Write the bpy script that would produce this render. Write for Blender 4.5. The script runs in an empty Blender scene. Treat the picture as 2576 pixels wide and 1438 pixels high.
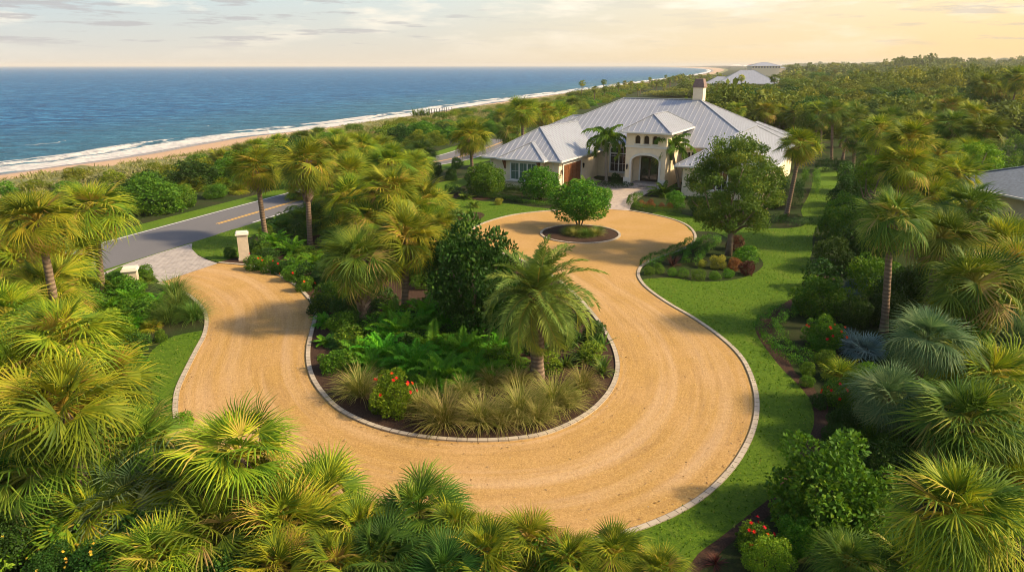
import bpy, math, random
import numpy as np
from mathutils import Vector, Matrix
from mathutils.geometry import tessellate_polygon
R=math.radians; PI=math.pi
S=bpy.context.scene; COL=S.collection
rng=np.random.default_rng(7); random.seed(7)
# ------------------------------------------------------------------ camera
HC=12.5; FPX=1728.0; PITCH=R(17.77)
cd=bpy.data.cameras.new('camera'); cam=bpy.data.objects.new('camera',cd); COL.objects.link(cam)
cam.location=(0,0,HC); cam.rotation_euler=(PI/2-PITCH,0,0)
cd.sensor_width=36; cd.lens=36*FPX/2576; cd.clip_start=.3; cd.clip_end=60000
S.camera=cam
def ray(x,y):
    X=(x-1288)/FPX; Y=-(y-719)/FPX
    return np.array((X, math.cos(PITCH)+Y*math.sin(PITCH), -math.sin(PITCH)+Y*math.cos(PITCH)))
def G(x,y,z=0.0):                 # survey: picture reading -> place on the level z
    d=ray(x,y); t=(z-HC)/d[2]
    return np.array((d[0]*t,d[1]*t))
def proj(p):
    y,z=p[1],p[2]-HC
    dz=y*math.cos(PITCH)-z*math.sin(PITCH); dy=y*math.sin(PITCH)+z*math.cos(PITCH)
    return 1288+FPX*p[0]/dz, 719-FPX*dy/dz
# ------------------------------------------------------------------ materials
def mat(name):
    m=bpy.data.materials.new(name); m.use_nodes=True; nt=m.node_tree; nt.nodes.clear()
    return m,nt
def N(nt,t,**k):
    n=nt.nodes.new(t)
    for a,b in k.items():
        if a.startswith('i_'): n.inputs[a[2:].replace('_',' ')].default_value=b
        else: setattr(n,a,b)
    return n
def L(nt,a,b): nt.links.new(a,b)
def c4(c): return (c[0],c[1],c[2],1)
def ramp(nt,src,stops):
    r=N(nt,'ShaderNodeValToRGB'); e=r.color_ramp.elements
    while len(e)<len(stops): e.new(.5)
    for i,(p,c) in enumerate(stops): e[i].position=p; e[i].color=c4(c)
    L(nt,src,r.inputs[0]); return r.outputs[0]
def noise(nt,vec,scale,detail=4,rough=.55,stretch=None):
    if stretch is not None:
        mp=N(nt,'ShaderNodeMapping'); mp.inputs['Scale'].default_value=stretch; L(nt,vec,mp.inputs[0]); vec=mp.outputs[0]
    n=N(nt,'ShaderNodeTexNoise'); n.inputs['Scale'].default_value=scale; n.inputs['Detail'].default_value=detail; n.inputs['Roughness'].default_value=rough
    L(nt,vec,n.inputs['Vector']); return n.outputs['Fac']
def mixc(nt,f,a,b,mode='MIX'):
    m=N(nt,'ShaderNodeMix',data_type='RGBA',blend_type=mode)
    for s,i in ((f,0),(a,6),(b,7)):
        if isinstance(s,(int,float)): m.inputs[i].default_value=s
        elif isinstance(s,tuple): m.inputs[i].default_value=c4(s)
        else: L(nt,s,m.inputs[i])
    return m.outputs[2]
def math_(nt,op,a,b=0.,c=None):
    m=N(nt,'ShaderNodeMath',operation=op)
    for i,s in enumerate((a,b) if c is None else (a,b,c)):
        if isinstance(s,(int,float)): m.inputs[i].default_value=s
        else: L(nt,s,m.inputs[i])
    return m.outputs[0]
def bump(nt,h,strength=.3,dist=.05):
    b=N(nt,'ShaderNodeBump'); b.inputs['Strength'].default_value=strength; b.inputs['Distance'].default_value=dist
    L(nt,h,b.inputs['Height']); return b.outputs[0]
def finish(nt,col,rough=.7,normal=None,spec=.4,metal=0.):
    p=N(nt,'ShaderNodeBsdfPrincipled'); o=N(nt,'ShaderNodeOutputMaterial')
    if isinstance(col,tuple): p.inputs['Base Color'].default_value=c4(col)
    else: L(nt,col,p.inputs['Base Color'])
    if isinstance(rough,(int,float)): p.inputs['Roughness'].default_value=rough
    else: L(nt,rough,p.inputs['Roughness'])
    p.inputs['Specular IOR Level'].default_value=spec; p.inputs['Metallic'].default_value=metal
    if normal is not None: L(nt,normal,p.inputs['Normal'])
    L(nt,p.outputs[0],o.inputs[0]); return p
def objpos(nt): return N(nt,'ShaderNodeTexCoord').outputs['Object']
def geopos(nt): return N(nt,'ShaderNodeNewGeometry').outputs['Position']

def simple(name,c,rough=.6,var=.12,scale=6,spec=.4,bs=.15,metal=0.):
    m,nt=mat(name); v=objpos(nt); n=noise(nt,v,scale,5)
    n2=noise(nt,v,scale*7,3)
    a=tuple(x*(1-var) for x in c); b=tuple(min(1,x*(1+var)) for x in c)
    col=ramp(nt,n,[(.3,a),(.7,b)])
    finish(nt,col,rough,bump(nt,n2,bs,.02),spec,metal); return m

def leafmat(name,stops,trans=.3,rough=.5,tcol=None,hue=.10):
    """leaf colours run over 'var', a random number each leaf carries"""
    m,nt=mat(name)
    at=N(nt,'ShaderNodeAttribute',attribute_name='var').outputs['Fac']
    oi=N(nt,'ShaderNodeObjectInfo').outputs['Random']
    col=ramp(nt,at,stops)
    hs=N(nt,'ShaderNodeHueSaturation')
    L(nt,math_(nt,'MULTIPLY_ADD',oi,.035,.4825),hs.inputs['Hue'])
    L(nt,math_(nt,'MULTIPLY_ADD',oi,.35,.82),hs.inputs['Value'])
    L(nt,col,hs.inputs['Color']); col=hs.outputs[0]
    p=N(nt,'ShaderNodeBsdfPrincipled'); L(nt,col,p.inputs['Base Color']); p.inputs['Roughness'].default_value=max(rough,.58)
    p.inputs['Specular IOR Level'].default_value=.18
    t=N(nt,'ShaderNodeBsdfTranslucent')
    tc=mixc(nt,1.0,col,tcol or (1.0,.95,.35),'MULTIPLY')
    g=N(nt,'ShaderNodeGamma'); g.inputs[1].default_value=.8; L(nt,tc,g.inputs[0]); L(nt,g.outputs[0],t.inputs[0])
    mx=N(nt,'ShaderNodeMixShader'); mx.inputs[0].default_value=trans
    L(nt,p.outputs[0],mx.inputs[1]); L(nt,t.outputs[0],mx.inputs[2])
    o=N(nt,'ShaderNodeOutputMaterial'); L(nt,mx.outputs[0],o.inputs[0]); return m

M={}
M['fan_gold_lit']=leafmat('golden_lit_fan_leaf',[(0,(.07,.14,.010)),(.4,(.20,.28,.014)),(.8,(.44,.43,.022)),(1,(.46,.31,.07))],.24)  # lit copy of the green fan leaf: warm sunlight put into its colour
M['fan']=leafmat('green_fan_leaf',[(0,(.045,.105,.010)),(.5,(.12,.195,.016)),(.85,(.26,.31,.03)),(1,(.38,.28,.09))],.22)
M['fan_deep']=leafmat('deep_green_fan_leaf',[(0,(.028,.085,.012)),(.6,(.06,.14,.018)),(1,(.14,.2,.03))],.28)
M['fan_blue']=leafmat('blue_green_fan_leaf',[(0,(.065,.13,.05)),(.5,(.125,.2,.08)),(1,(.27,.32,.12))],.25,tcol=(.8,1,.6))
M['fan_silver']=leafmat('silver_fan_leaf',[(0,(.12,.2,.19)),(.5,(.19,.3,.29)),(1,(.3,.4,.38))],.15,tcol=(.8,1,.9))
M['dead']=leafmat('dead_frond',[(0,(.16,.095,.04)),(.5,(.27,.18,.09)),(1,(.45,.36,.24))],.2,.8,tcol=(1,.8,.5))
M['date']=leafmat('feather_frond',[(0,(.09,.17,.03)),(.5,(.17,.26,.04)),(.9,(.33,.37,.06)),(1,(.42,.34,.07))],.28)
M['feather']=leafmat('glossy_feather_frond',[(0,(.05,.14,.01)),(.6,(.11,.23,.014)),(1,(.26,.34,.03))],.34,.4)
M['fern']=leafmat('fern_leaf',[(0,(.05,.19,.008)),(.6,(.11,.33,.012)),(1,(.25,.45,.02))],.33,.45)
M['shrub']=leafmat('shrub_leaf',[(0,(.034,.11,.008)),(.6,(.075,.19,.010)),(1,(.22,.34,.02))],.28,.4)
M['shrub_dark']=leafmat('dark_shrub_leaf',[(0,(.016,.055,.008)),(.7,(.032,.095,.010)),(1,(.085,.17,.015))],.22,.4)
M['shrub_lime']=leafmat('lime_shrub_leaf',[(0,(.07,.17,.008)),(.6,(.14,.27,.012)),(1,(.34,.45,.025))],.34,.4)
M['shrub_yellow']=leafmat('yellow_shrub_leaf',[(0,(.13,.17,.02)),(.6,(.30,.31,.035)),(1,(.5,.46,.08))],.3,.5)
M['shrub_orange']=leafmat('orange_shrub_leaf',[(0,(.10,.04,.015)),(.6,(.22,.085,.03)),(1,(.34,.17,.05))],.25,.5,tcol=(1,.6,.4))
M['shrub_wine']=leafmat('wine_shrub_leaf',[(0,(.03,.015,.012)),(.6,(.09,.03,.022)),(1,(.16,.06,.03))],.2,.5,tcol=(1,.6,.5))
M['oak']=leafmat('shade_tree_leaf',[(0,(.045,.095,.012)),(.6,(.095,.165,.02)),(1,(.25,.28,.035))],.33,.5)
M['scrub']=leafmat('scrub_leaf',[(0,(.06,.13,.010)),(.5,(.14,.21,.012)),(1,(.33,.33,.02))],.3,.6)
M['wood']=leafmat('far_canopy_leaf',[(0,(.05,.095,.014)),(.5,(.13,.17,.018)),(1,(.32,.31,.035))],.25,.7)
M['grass']=leafmat('tuft_grass_blade',[(0,(.10,.14,.02)),(.5,(.2,.22,.035)),(1,(.42,.36,.13))],.35,.6)
M['dunegrass']=leafmat('dune_grass_blade',[(0,(.14,.19,.035)),(.5,(.25,.28,.07)),(1,(.45,.42,.2))],.3,.7)
M['strap']=leafmat('strap_leaf',[(0,(.04,.11,.015)),(.6,(.085,.17,.02)),(1,(.18,.26,.04))],.28,.4)
M['flower']=leafmat('red_petal',[(0,(.6,.015,.008)),(1,(.85,.05,.02))],.25,.5,tcol=(1,.4,.3))
M['yflower']=leafmat('yellow_petal',[(0,(.8,.5,.03)),(1,(.9,.65,.1))],.25,.5)
M['bark']=simple('palm_bark',(.24,.175,.12),.9,.3,3,.2,.6)
M['boots']=leafmat('leaf_boot',[(0,(.16,.11,.075)),(1,(.4,.31,.22))],.0,.9)
M['treebark']=simple('tree_bark',(.2,.15,.105),.9,.3,4,.2,.6)
M['smoothbark']=simple('grey_palm_bark',(.33,.28,.22),.8,.2,4,.2,.3)

def ringbark():
    m=M['bark']; nt=m.node_tree
    # rings along the trunk
    p=[n for n in nt.nodes if n.type=='BSDF_PRINCIPLED'][0]
    v=geopos(nt); w=N(nt,'ShaderNodeTexWave',wave_type='BANDS',bands_direction='Z'); w.inputs['Scale'].default_value=1.6; w.inputs['Distortion'].default_value=3.; w.inputs['Detail'].default_value=3
    L(nt,v,w.inputs[0]); old=p.inputs['Base Color'].links[0].from_socket
    L(nt,mixc(nt,math_(nt,'MULTIPLY',w.outputs['Fac'],.55),old,(.09,.06,.045)),p.inputs['Base Color'])
    L(nt,bump(nt,w.outputs['Fac'],.6,.04),p.inputs['Normal'])
ringbark()
# ------------------------------------------------------------------ mesh helpers
def tag(o,label=None,cat=None,group=None,kind=None):
    if label: o['label']=label
    if cat: o['category']=cat
    if group: o['group']=group
    if kind: o['kind']=kind
    return o
def quads(name,q,var,m,smooth=False):
    q=np.asarray(q,dtype=np.float32); n=len(q)
    me=bpy.data.meshes.new(name); me.vertices.add(n*4); me.loops.add(n*4); me.polygons.add(n)
    me.vertices.foreach_set('co',q.reshape(-1)); me.loops.foreach_set('vertex_index',np.arange(n*4,dtype=np.int32))
    me.polygons.foreach_set('loop_start',np.arange(0,n*4,4,dtype=np.int32)); me.polygons.foreach_set('loop_total',np.full(n,4,dtype=np.int32))
    a=me.attributes.new('var','FLOAT','FACE'); a.data.foreach_set('value',np.asarray(var,dtype=np.float32))
    me.update(calc_edges=True); me.materials.append(m); return me
class MB:
    def __init__(s): s.v=[]; s.f=[]; s.uv=[]
    def face(s,pts,uv=None):
        i=len(s.v); s.v+= [tuple(p) for p in pts]; s.f.append(tuple(range(i,i+len(pts)))); s.uv.append(uv or [(0,0)]*len(pts))
    def box(s,a,b):
        x0,y0,z0=a; x1,y1,z1=b
        P=[(x0,y0,z0),(x1,y0,z0),(x1,y1,z0),(x0,y1,z0),(x0,y0,z1),(x1,y0,z1),(x1,y1,z1),(x0,y1,z1)]
        for f in ((3,2,1,0),(4,5,6,7),(0,1,5,4),(1,2,6,5),(2,3,7,6),(3,0,4,7)): s.face([P[i] for i in f])
    def obox(s,p,q,w,h,up=(0,0,1)):
        p=Vector(p);q=Vector(q);d=(q-p).normalized(); u=Vector(up); r=d.cross(u)
        if r.length<1e-4: r=d.cross(Vector((1,0,0)))
        r.normalize(); u=r.cross(d).normalized()
        c=[]
        for e in (p,q): c+=[e-r*w/2-u*h/2,e+r*w/2-u*h/2,e+r*w/2+u*h/2,e-r*w/2+u*h/2]
        for f in ((0,1,2,3),(7,6,5,4),(1,0,4,5),(2,1,5,6),(3,2,6,7),(0,3,7,4)): s.face([c[i] for i in f])
    def tube(s,pts,rad,n=8,cap=True):
        pts=[Vector(p) for p in pts]; rings=[]
        for i,p in enumerate(pts):
            d=(pts[min(i+1,len(pts)-1)]-pts[max(i-1,0)]).normalized(); a=d.orthogonal().normalized() if i==0 else (pa-d*pa.dot(d)).normalized(); pa=a; b=d.cross(a)
            r=rad[i] if isinstance(rad,(list,tuple)) else rad
            rings.append([p+(a*math.cos(2*PI*k/n)+b*math.sin(2*PI*k/n))*r for k in range(n)])
        for i in range(len(rings)-1):
            for k in range(n):
                k2=(k+1)%n; s.face([rings[i][k],rings[i][k2],rings[i+1][k2],rings[i+1][k]])
        if cap: s.face(rings[-1]); s.face(rings[0][::-1])
    def prism(s,poly,z0,z1):
        n=len(poly)
        s.face([(p[0],p[1],z1) for p in poly]); s.face([(p[0],p[1],z0) for p in poly][::-1])
        for i in range(n):
            a=poly[i]; b=poly[(i+1)%n]; s.face([(a[0],a[1],z0),(b[0],b[1],z0),(b[0],b[1],z1),(a[0],a[1],z1)])
    def mesh(s,name,m,smooth=False,weld=False):
        me=bpy.data.meshes.new(name); me.from_pydata(s.v,[],s.f); me.materials.append(m)
        uv=me.uv_layers.new(name='UVMap'); flat=[c for f in s.uv for p in f for c in p]; uv.data.foreach_set('uv',flat)
        if weld:
            import bmesh
            bm=bmesh.new(); bm.from_mesh(me); bmesh.ops.remove_doubles(bm,verts=bm.verts,dist=1e-4); bm.to_mesh(me); bm.free()
        if smooth: me.polygons.foreach_set('use_smooth',[True]*len(me.polygons))
        me.update(); return me
def link(name,me,parent=None,loc=None,rot=None,scale=None):
    o=bpy.data.objects.new(name,me); COL.objects.link(o)
    if parent: o.parent=parent
    if loc is not None: o.location=loc
    if rot is not None: o.rotation_euler=rot
    if scale is not None: o.scale=scale
    return o
def empty(name,loc=(0,0,0),rz=0):
    o=bpy.data.objects.new(name,None); COL.objects.link(o); o.location=loc; o.rotation_euler=(0,0,rz); o.empty_display_size=.5; return o
def catmull(P,n=6,closed=False):
    P=[np.array(p,float) for p in P]; out=[]
    m=len(P); rng_=range(m if closed else m-1)
    for i in rng_:
        if closed: a,b,c,d=P[(i-1)%m],P[i],P[(i+1)%m],P[(i+2)%m]
        else: a,b,c,d=P[max(i-1,0)],P[i],P[i+1],P[min(i+2,m-1)]
        for k in range(n):
            t=k/n; out.append(.5*((2*b)+(-a+c)*t+(2*a-5*b+4*c-d)*t*t+(-a+3*b-3*c+d)*t**3))
    if not closed: out.append(P[-1])
    return out
def W(px,n=6,closed=False,z=0): return catmull([G(x,y,z) for x,y in px],n,closed)
def resample(P,n):
    P=np.array(P); d=np.r_[0,np.cumsum(np.linalg.norm(np.diff(P,axis=0),axis=1))]; t=np.linspace(0,d[-1],n)
    return np.stack([np.interp(t,d,P[:,i]) for i in range(P.shape[1])],1)
def sheet(name,poly,z,m,kind='structure'):
    me=bpy.data.meshes.new(name); v=[(p[0],p[1],z) for p in poly]
    tri=tessellate_polygon([[Vector(p) for p in v]])
    f=[]
    for t in tri:
        a,b,c=[Vector(v[i]) for i in t]; f.append(t if (b-a).cross(c-a).z>0 else t[::-1])
    me.from_pydata(v,[],f); me.materials.append(m); me.update()
    return tag(link(name,me),kind=kind)
def inside(p,poly):
    x,y=p[0],p[1]; c=False; j=len(poly)-1
    for i in range(len(poly)):
        xi,yi=poly[i][0],poly[i][1]; xj,yj=poly[j][0],poly[j][1]
        if (yi>y)!=(yj>y) and x<(xj-xi)*(y-yi)/(yj-yi)+xi: c=not c
        j=i
    return c
def dist_poly(p,poly):
    P=np.array(poly)[:,:2]; Q=np.roll(P,-1,0); d=Q-P; t=np.clip(((np.array(p[:2])-P)*d).sum(1)/np.maximum((d*d).sum(1),1e-9),0,1)
    return np.linalg.norm(P+d*t[:,None]-np.array(p[:2]),axis=1).min()
def offset(P,w,closed=False):
    P=np.array(P)
    if closed: t=np.roll(P,-1,0)-np.roll(P,1,0)
    else: t=np.gradient(P,axis=0)
    t/=np.maximum(np.linalg.norm(t,axis=1,keepdims=True),1e-9)
    return P+np.stack([-t[:,1],t[:,0]],1)*w
def curb(name,P,w,h,m,closed=False,z=0.0):
    P=np.array(P); Q=offset(P,w,closed); b=MB(); s=0
    n=len(P)
    for i in range(n if closed else n-1):
        j=(i+1)%n; l=np.linalg.norm(P[j]-P[i]); p0,p1,q0,q1=P[i],P[j],Q[i],Q[j]
        uv=[(s,0),(s+l,0),(s+l,w),(s,w)]
        b.face([(*p0,z+h),(*p1,z+h),(*q1,z+h),(*q0,z+h)],uv)
        b.face([(*p0,z-.02),(*p1,z-.02),(*p1,z+h),(*p0,z+h)],uv); b.face([(*q1,z-.02),(*q0,z-.02),(*q0,z+h),(*q1,z+h)],uv); s+=l
    return tag(link(name,b.mesh(name,m)),kind='structure')
# ------------------------------------------------------------------ ground materials
def m_gravel():
    m,nt=mat('tan_gravel'); v=geopos(nt)
    a=noise(nt,v,.35,5); b=noise(nt,v,14,6,.75); c=noise(nt,v,2.2,6,.6)
    col=ramp(nt,b,[(.3,(.27,.148,.042)),(.5,(.46,.28,.092)),(.7,(.58,.38,.14))])
    col=mixc(nt,ramp(nt,a,[(.4,(0,0,0)),(.65,(.5,.5,.5))]),col,(.54,.34,.16))
    col=mixc(nt,ramp(nt,c,[(.55,(0,0,0)),(.8,(.45,.45,.45))]),col,(.34,.2,.085))
    uv=N(nt,'ShaderNodeAttribute',attribute_name='UVMap').outputs['Vector']
    t=noise(nt,uv,1,6,.65,(14,.25,1)); t2=noise(nt,uv,1,3,.6,(5,.04,1))
    sx=N(nt,'ShaderNodeSeparateXYZ'); L(nt,uv,sx.inputs[0])
    on=math_(nt,'GREATER_THAN',sx.outputs[0],.001)
    trk=ramp(nt,t,[(.5,(0,0,0)),(.64,(.42,.42,.42))]); col=mixc(nt,math_(nt,'MULTIPLY',trk,on),col,(.31,.185,.08))
    pale=ramp(nt,t2,[(.46,(0,0,0)),(.66,(.5,.5,.5))]); col=mixc(nt,math_(nt,'MULTIPLY',pale,on),col,(.6,.42,.26))
    g2=noise(nt,v,5.5,8,.82); col=mixc(nt,ramp(nt,g2,[(.5,(0,0,0)),(.62,(.42,.42,.42))]),col,(.32,.18,.06)); col=mixc(nt,ramp(nt,g2,[(.36,(.35,.35,.35)),(.46,(0,0,0))]),col,(.68,.47,.2))
    h=math_(nt,'ADD',math_(nt,'ADD',b,math_(nt,'MULTIPLY',g2,1.5)),math_(nt,'MULTIPLY',t,on))
    finish(nt,col,.95,bump(nt,h,.7,.04),.15); return m
def m_lawn():
    m,nt=mat('mown_lawn'); v=geopos(nt)
    a=noise(nt,v,.3,4); b=noise(nt,v,26,5,.8); c=noise(nt,v,2.4,6,.65); d=noise(nt,v,1,4,.6,(1.2,.35,1))
    col=ramp(nt,b,[(.3,(.032,.085,.002)),(.5,(.09,.185,.006)),(.7,(.19,.29,.014))])
    col=mixc(nt,ramp(nt,c,[(.4,(0,0,0)),(.75,(.55,.55,.55))]),col,(.04,.105,.003))
    col=mixc(nt,ramp(nt,a,[(.45,(0,0,0)),(.7,(.6,.6,.6))]),col,(.13,.21,.012))
    col=mixc(nt,ramp(nt,d,[(.6,(0,0,0)),(.8,(.4,.4,.4))]),col,(.2,.17,.05))
    e=noise(nt,v,6,7,.8); col=mixc(nt,ramp(nt,e,[(.5,(0,0,0)),(.66,(.6,.6,.6))]),col,(.03,.075,.003)); col=mixc(nt,ramp(nt,e,[(.34,(.5,.5,.5)),(.46,(0,0,0))]),col,(.2,.27,.015))
    finish(nt,col,.9,bump(nt,math_(nt,'ADD',b,e),1.,.06),.2); return m
def m_mulch():
    m,nt=mat('bark_mulch'); v=geopos(nt); b=noise(nt,v,16,6,.8); a=noise(nt,v,1.2,4)
    col=ramp(nt,b,[(.35,(.022,.013,.009)),(.55,(.07,.042,.028)),(.75,(.17,.11,.075))])
    col=mixc(nt,math_(nt,'MULTIPLY',a,.5),col,(.06,.03,.02)); finish(nt,col,.95,bump(nt,b,1,.05),.15); return m
def m_ground():
    m,nt=mat('garden_soil'); v=geopos(nt); b=noise(nt,v,9,6,.8); a=noise(nt,v,.25,5)
    col=ramp(nt,b,[(.35,(.012,.022,.006)),(.55,(.03,.055,.010)),(.75,(.075,.10,.02))])
    col=mixc(nt,ramp(nt,a,[(.45,(0,0,0)),(.65,(.7,.7,.7))]),col,(.05,.045,.022)); finish(nt,col,.95,bump(nt,b,1,.08),.15); return m
def m_sand():
    m,nt=mat('beach_sand'); v=geopos(nt); b=noise(nt,v,3,6,.7); a=noise(nt,v,.08,5)
    at=N(nt,'ShaderNodeAttribute',attribute_name='wet').outputs['Fac']
    col=ramp(nt,b,[(.3,(.42,.26,.15)),(.7,(.6,.41,.26))])
    col=mixc(nt,ramp(nt,a,[(.4,(0,0,0)),(.7,(.5,.5,.5))]),col,(.52,.37,.24))
    wn=math_(nt,'ADD',at,math_(nt,'MULTIPLY_ADD',a,.5,-.25)); vg_=N(nt,'ShaderNodeAttribute',attribute_name='veg').outputs['Fac']; vn=noise(nt,v,.35,6,.7); col=mixc(nt,ramp(nt,math_(nt,'ADD',vg_,math_(nt,'MULTIPLY_ADD',vn,1.4,-.7)),[(.3,(0,0,0)),(.55,(.9,.9,.9))]),col,(.13,.16,.04))
    w=ramp(nt,wn,[(.42,(0,0,0)),(.6,(1,1,1))])
    col=mixc(nt,w,col,(.24,.165,.12))
    rg=ramp(nt,w,[(0,(.95,.95,.95)),(1,(.25,.25,.25))])
    finish(nt,col,rg,bump(nt,b,.4,.06),.4); return m
def m_asphalt():
    m,nt=mat('road_asphalt'); v=geopos(nt); b=noise(nt,v,30,4,.8); a=noise(nt,v,.6,5,.6,(1,.4,1))
    col=ramp(nt,b,[(.3,(.10,.10,.112)),(.7,(.17,.17,.185))]); col=mixc(nt,math_(nt,'MULTIPLY',a,.4),col,(.2,.19,.19))
    finish(nt,col,.85,bump(nt,b,.4,.02),.3); return m
def m_paver(name,c1,c2,c3,sc=1.0,coord='geo',mort=(.2,.17,.14)):
    m,nt=mat(name)
    v=geopos(nt) if coord=='geo' else N(nt,'ShaderNodeUVMap').outputs[0]
    mp=N(nt,'ShaderNodeMapping'); mp.inputs['Rotation'].default_value=(0,0,.5 if coord=='geo' else 0); L(nt,v,mp.inputs[0])
    br=N(nt,'ShaderNodeTexBrick'); br.inputs['Scale'].default_value=sc; br.inputs['Color1'].default_value=c4(c1); br.inputs['Color2'].default_value=c4(c2); br.inputs['Mortar'].default_value=c4(mort)
    br.inputs['Mortar Size'].default_value=.018; br.inputs['Brick Width'].default_value=.42; br.inputs['Row Height'].default_value=.24; br.inputs['Bias'].default_value=0
    L(nt,mp.outputs[0],br.inputs[0]); n=noise(nt,v,1.3,5,.7)
    col=mixc(nt,ramp(nt,n,[(.4,(0,0,0)),(.7,(.6,.6,.6))]),br.outputs[0],c3)
    finish(nt,col,.85,bump(nt,br.outputs['Fac'],-.4,.02),.25); return m
def m_water():
    m,nt=mat('sea_water'); v=geopos(nt)
    sd=N(nt,'ShaderNodeAttribute',attribute_name='sd').outputs['Fac']   # metres seaward of the waterline, 0 where unset
    big=noise(nt,v,1,5,.6,(.035,.07,1)); mid=noise(nt,v,1,6,.65,(.16,.3,1)); sm=noise(nt,v,1,5,.7,(.7,1.4,1)); huge=noise(nt,v,1,3,.5,(.003,.008,1))
    h=math_(nt,'ADD',math_(nt,'MULTIPLY',big,3.2),math_(nt,'ADD',math_(nt,'MULTIPLY',mid,1.5),math_(nt,'MULTIPLY',sm,.35)))
    str_=noise(nt,v,1,5,.7,(.05,.28,1)); tone=math_(nt,'ADD',math_(nt,'MULTIPLY',mid,.35),math_(nt,'ADD',math_(nt,'MULTIPLY',sm,.25),math_(nt,'MULTIPLY',str_,.4)))
    col=ramp(nt,tone,[(.43,(.003,.045,.14)),(.5,(.010,.125,.33)),(.57,(.08,.34,.60))])
    col=mixc(nt,ramp(nt,huge,[(.35,(0,0,0)),(.65,(.5,.5,.5))]),col,(.008,.115,.30))
    shal=N(nt,'ShaderNodeMapRange'); shal.inputs[1].default_value=90; shal.inputs[2].default_value=8; shal.inputs[3].default_value=0; shal.inputs[4].default_value=.6; L(nt,sd,shal.inputs[0])
    near=math_(nt,'MULTIPLY',shal.outputs[0],math_(nt,'GREATER_THAN',sd,.01))
    col=mixc(nt,near,col,(.06,.19,.22))
    # foam: lacy near the waterline and along the breaker
    fn=noise(nt,v,1,8,.82,(.5,.5,1)); fb=noise(nt,v,1,4,.6,(.035,.035,1))
    def band(c,w,lo,amp):
        d=math_(nt,'ABSOLUTE',math_(nt,'SUBTRACT',math_(nt,'ADD',sd,math_(nt,'MULTIPLY_ADD',fb,lo*2,-lo)),c)); return math_(nt,'MULTIPLY',math_(nt,'MAXIMUM',math_(nt,'SUBTRACT',1.,math_(nt,'DIVIDE',d,w)),0.),amp)
    f=math_(nt,'MAXIMUM',band(3.6,6.0,6,1.4),math_(nt,'MAXIMUM',math_(nt,'MULTIPLY',band(11.5,4.2,9,1.6),ramp(nt,fb,[(.42,(0,0,0)),(.55,(1,1,1))])),math_(nt,'MULTIPLY',band(38,1.4,26,.85),ramp(nt,fb,[(.52,(0,0,0)),(.66,(1,1,1))]))))
    f=math_(nt,'MULTIPLY',f,math_(nt,'MULTIPLY_ADD',fn,1.7,0.05)); f=math_(nt,'MULTIPLY',f,math_(nt,'GREATER_THAN',sd,-30.)); f=math_(nt,'MULTIPLY',f,math_(nt,'SUBTRACT',1.,math_(nt,'COMPARE',sd,0.,.0001)))
    fo=ramp(nt,f,[(.36,(0,0,0)),(.62,(1,1,1))])
    col=mixc(nt,fo,col,(.82,.8,.78))
    rg=mixc(nt,fo,(.38,.38,.38),(.9,.9,.9))
    p=finish(nt,col,rg,bump(nt,h,1.0,2.6),.06); p.inputs['IOR'].default_value=1.33; return m
M['gravel']=m_gravel(); M['lawn']=m_lawn(); M['mulch']=m_mulch(); M['ground']=m_ground(); M['sand']=m_sand(); M['asphalt']=m_asphalt(); M['water']=m_water()
M['paver']=m_paver('entry_pavers',(.5,.4,.33),(.36,.3,.27),(.58,.5,.43),1.6)
M['apron']=m_paver('apron_pavers',(.42,.38,.36),(.3,.28,.28),(.52,.47,.44),1.2)
M['curb']=m_paver('curb_stone',(.50,.43,.34),(.36,.31,.25),(.42,.36,.27),1.15,'uv',(.1,.08,.06))
M['linewhite']=simple('white_road_paint',(.72,.72,.7),.6,.1,5); M['lineyellow']=simple('yellow_road_paint',(.75,.42,.05),.6,.12,5)
# ------------------------------------------------------------------ coast
water_px=[(-700,520),(-300,478),(0,437),(150,416),(305,395),(440,371),(575,349),(720,333),(860,316),(1047,290),(1165,270),(1283,252.5),(1400,237),(1491,225),(1610,208),(1722,193),(1768,186),(1788,179.5),(1782,175),(1757,172.8),(1715,170.6),(1666,168.8),(1600,167.2)]
veg_px=[(-700,558),(-300,505),(0,457),(110,440),(237,424),(433,398),(541,381),(640,354),(745,339),(873,318),(1047,294),(1140,279),(1283,260),(1400,242),(1515,228),(1628,210),(1713,198),(1770,191),(1800,184),(1818,176),(1800,171.6),(1760,169.4),(1700,168)]
ZW=-3.0; NS=420
shore=resample(catmull([G(x,y,ZW) for x,y in water_px],10),2000); veg=catmull([G(x,y,-1.4) for x,y in veg_px],10)
# sample densely near, sparsely far
dd=np.r_[0,np.cumsum(np.linalg.norm(np.diff(shore,axis=0),axis=1))]; tt=np.linspace(0,1,NS)**2.2*dd[-1]
shore=np.stack([np.interp(tt,dd,shore[:,i]) for i in (0,1)],1)
vg=np.array(veg)
def nearest_on(P,q):
    d=np.roll(P,-1,0)[:-1]-P[:-1]; t=np.clip(((q-P[:-1])*d).sum(1)/np.maximum((d*d).sum(1),1e-9),0,1); c=P[:-1]+d*t[:,None]; k=np.argmin(((c-q)**2).sum(1)); return c[k],k+t[k]
tv=[nearest_on(vg,s)[1] for s in shore]; tv=np.maximum.accumulate(tv)
vegs=np.stack([np.interp(tv,np.arange(len(vg)),vg[:,i]) for i in (0,1)],1)
for _ in range(4): vegs[1:-1]=(vegs[:-2]+vegs[1:-1]*2+vegs[2:])/4
inl=(vegs-shore); inl/=np.maximum(np.linalg.norm(inl,axis=1,keepdims=True),1e-6)
land=offset(vegs,-1.0); dirn=(land-vegs)
sgn=np.sign((dirn*inl).sum(1).mean()); nrm=dirn*sgn           # unit-ish inland normal
for _ in range(6): nrm[1:-1]=(nrm[:-2]+nrm[1:-1]*2+nrm[2:])/4
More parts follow.
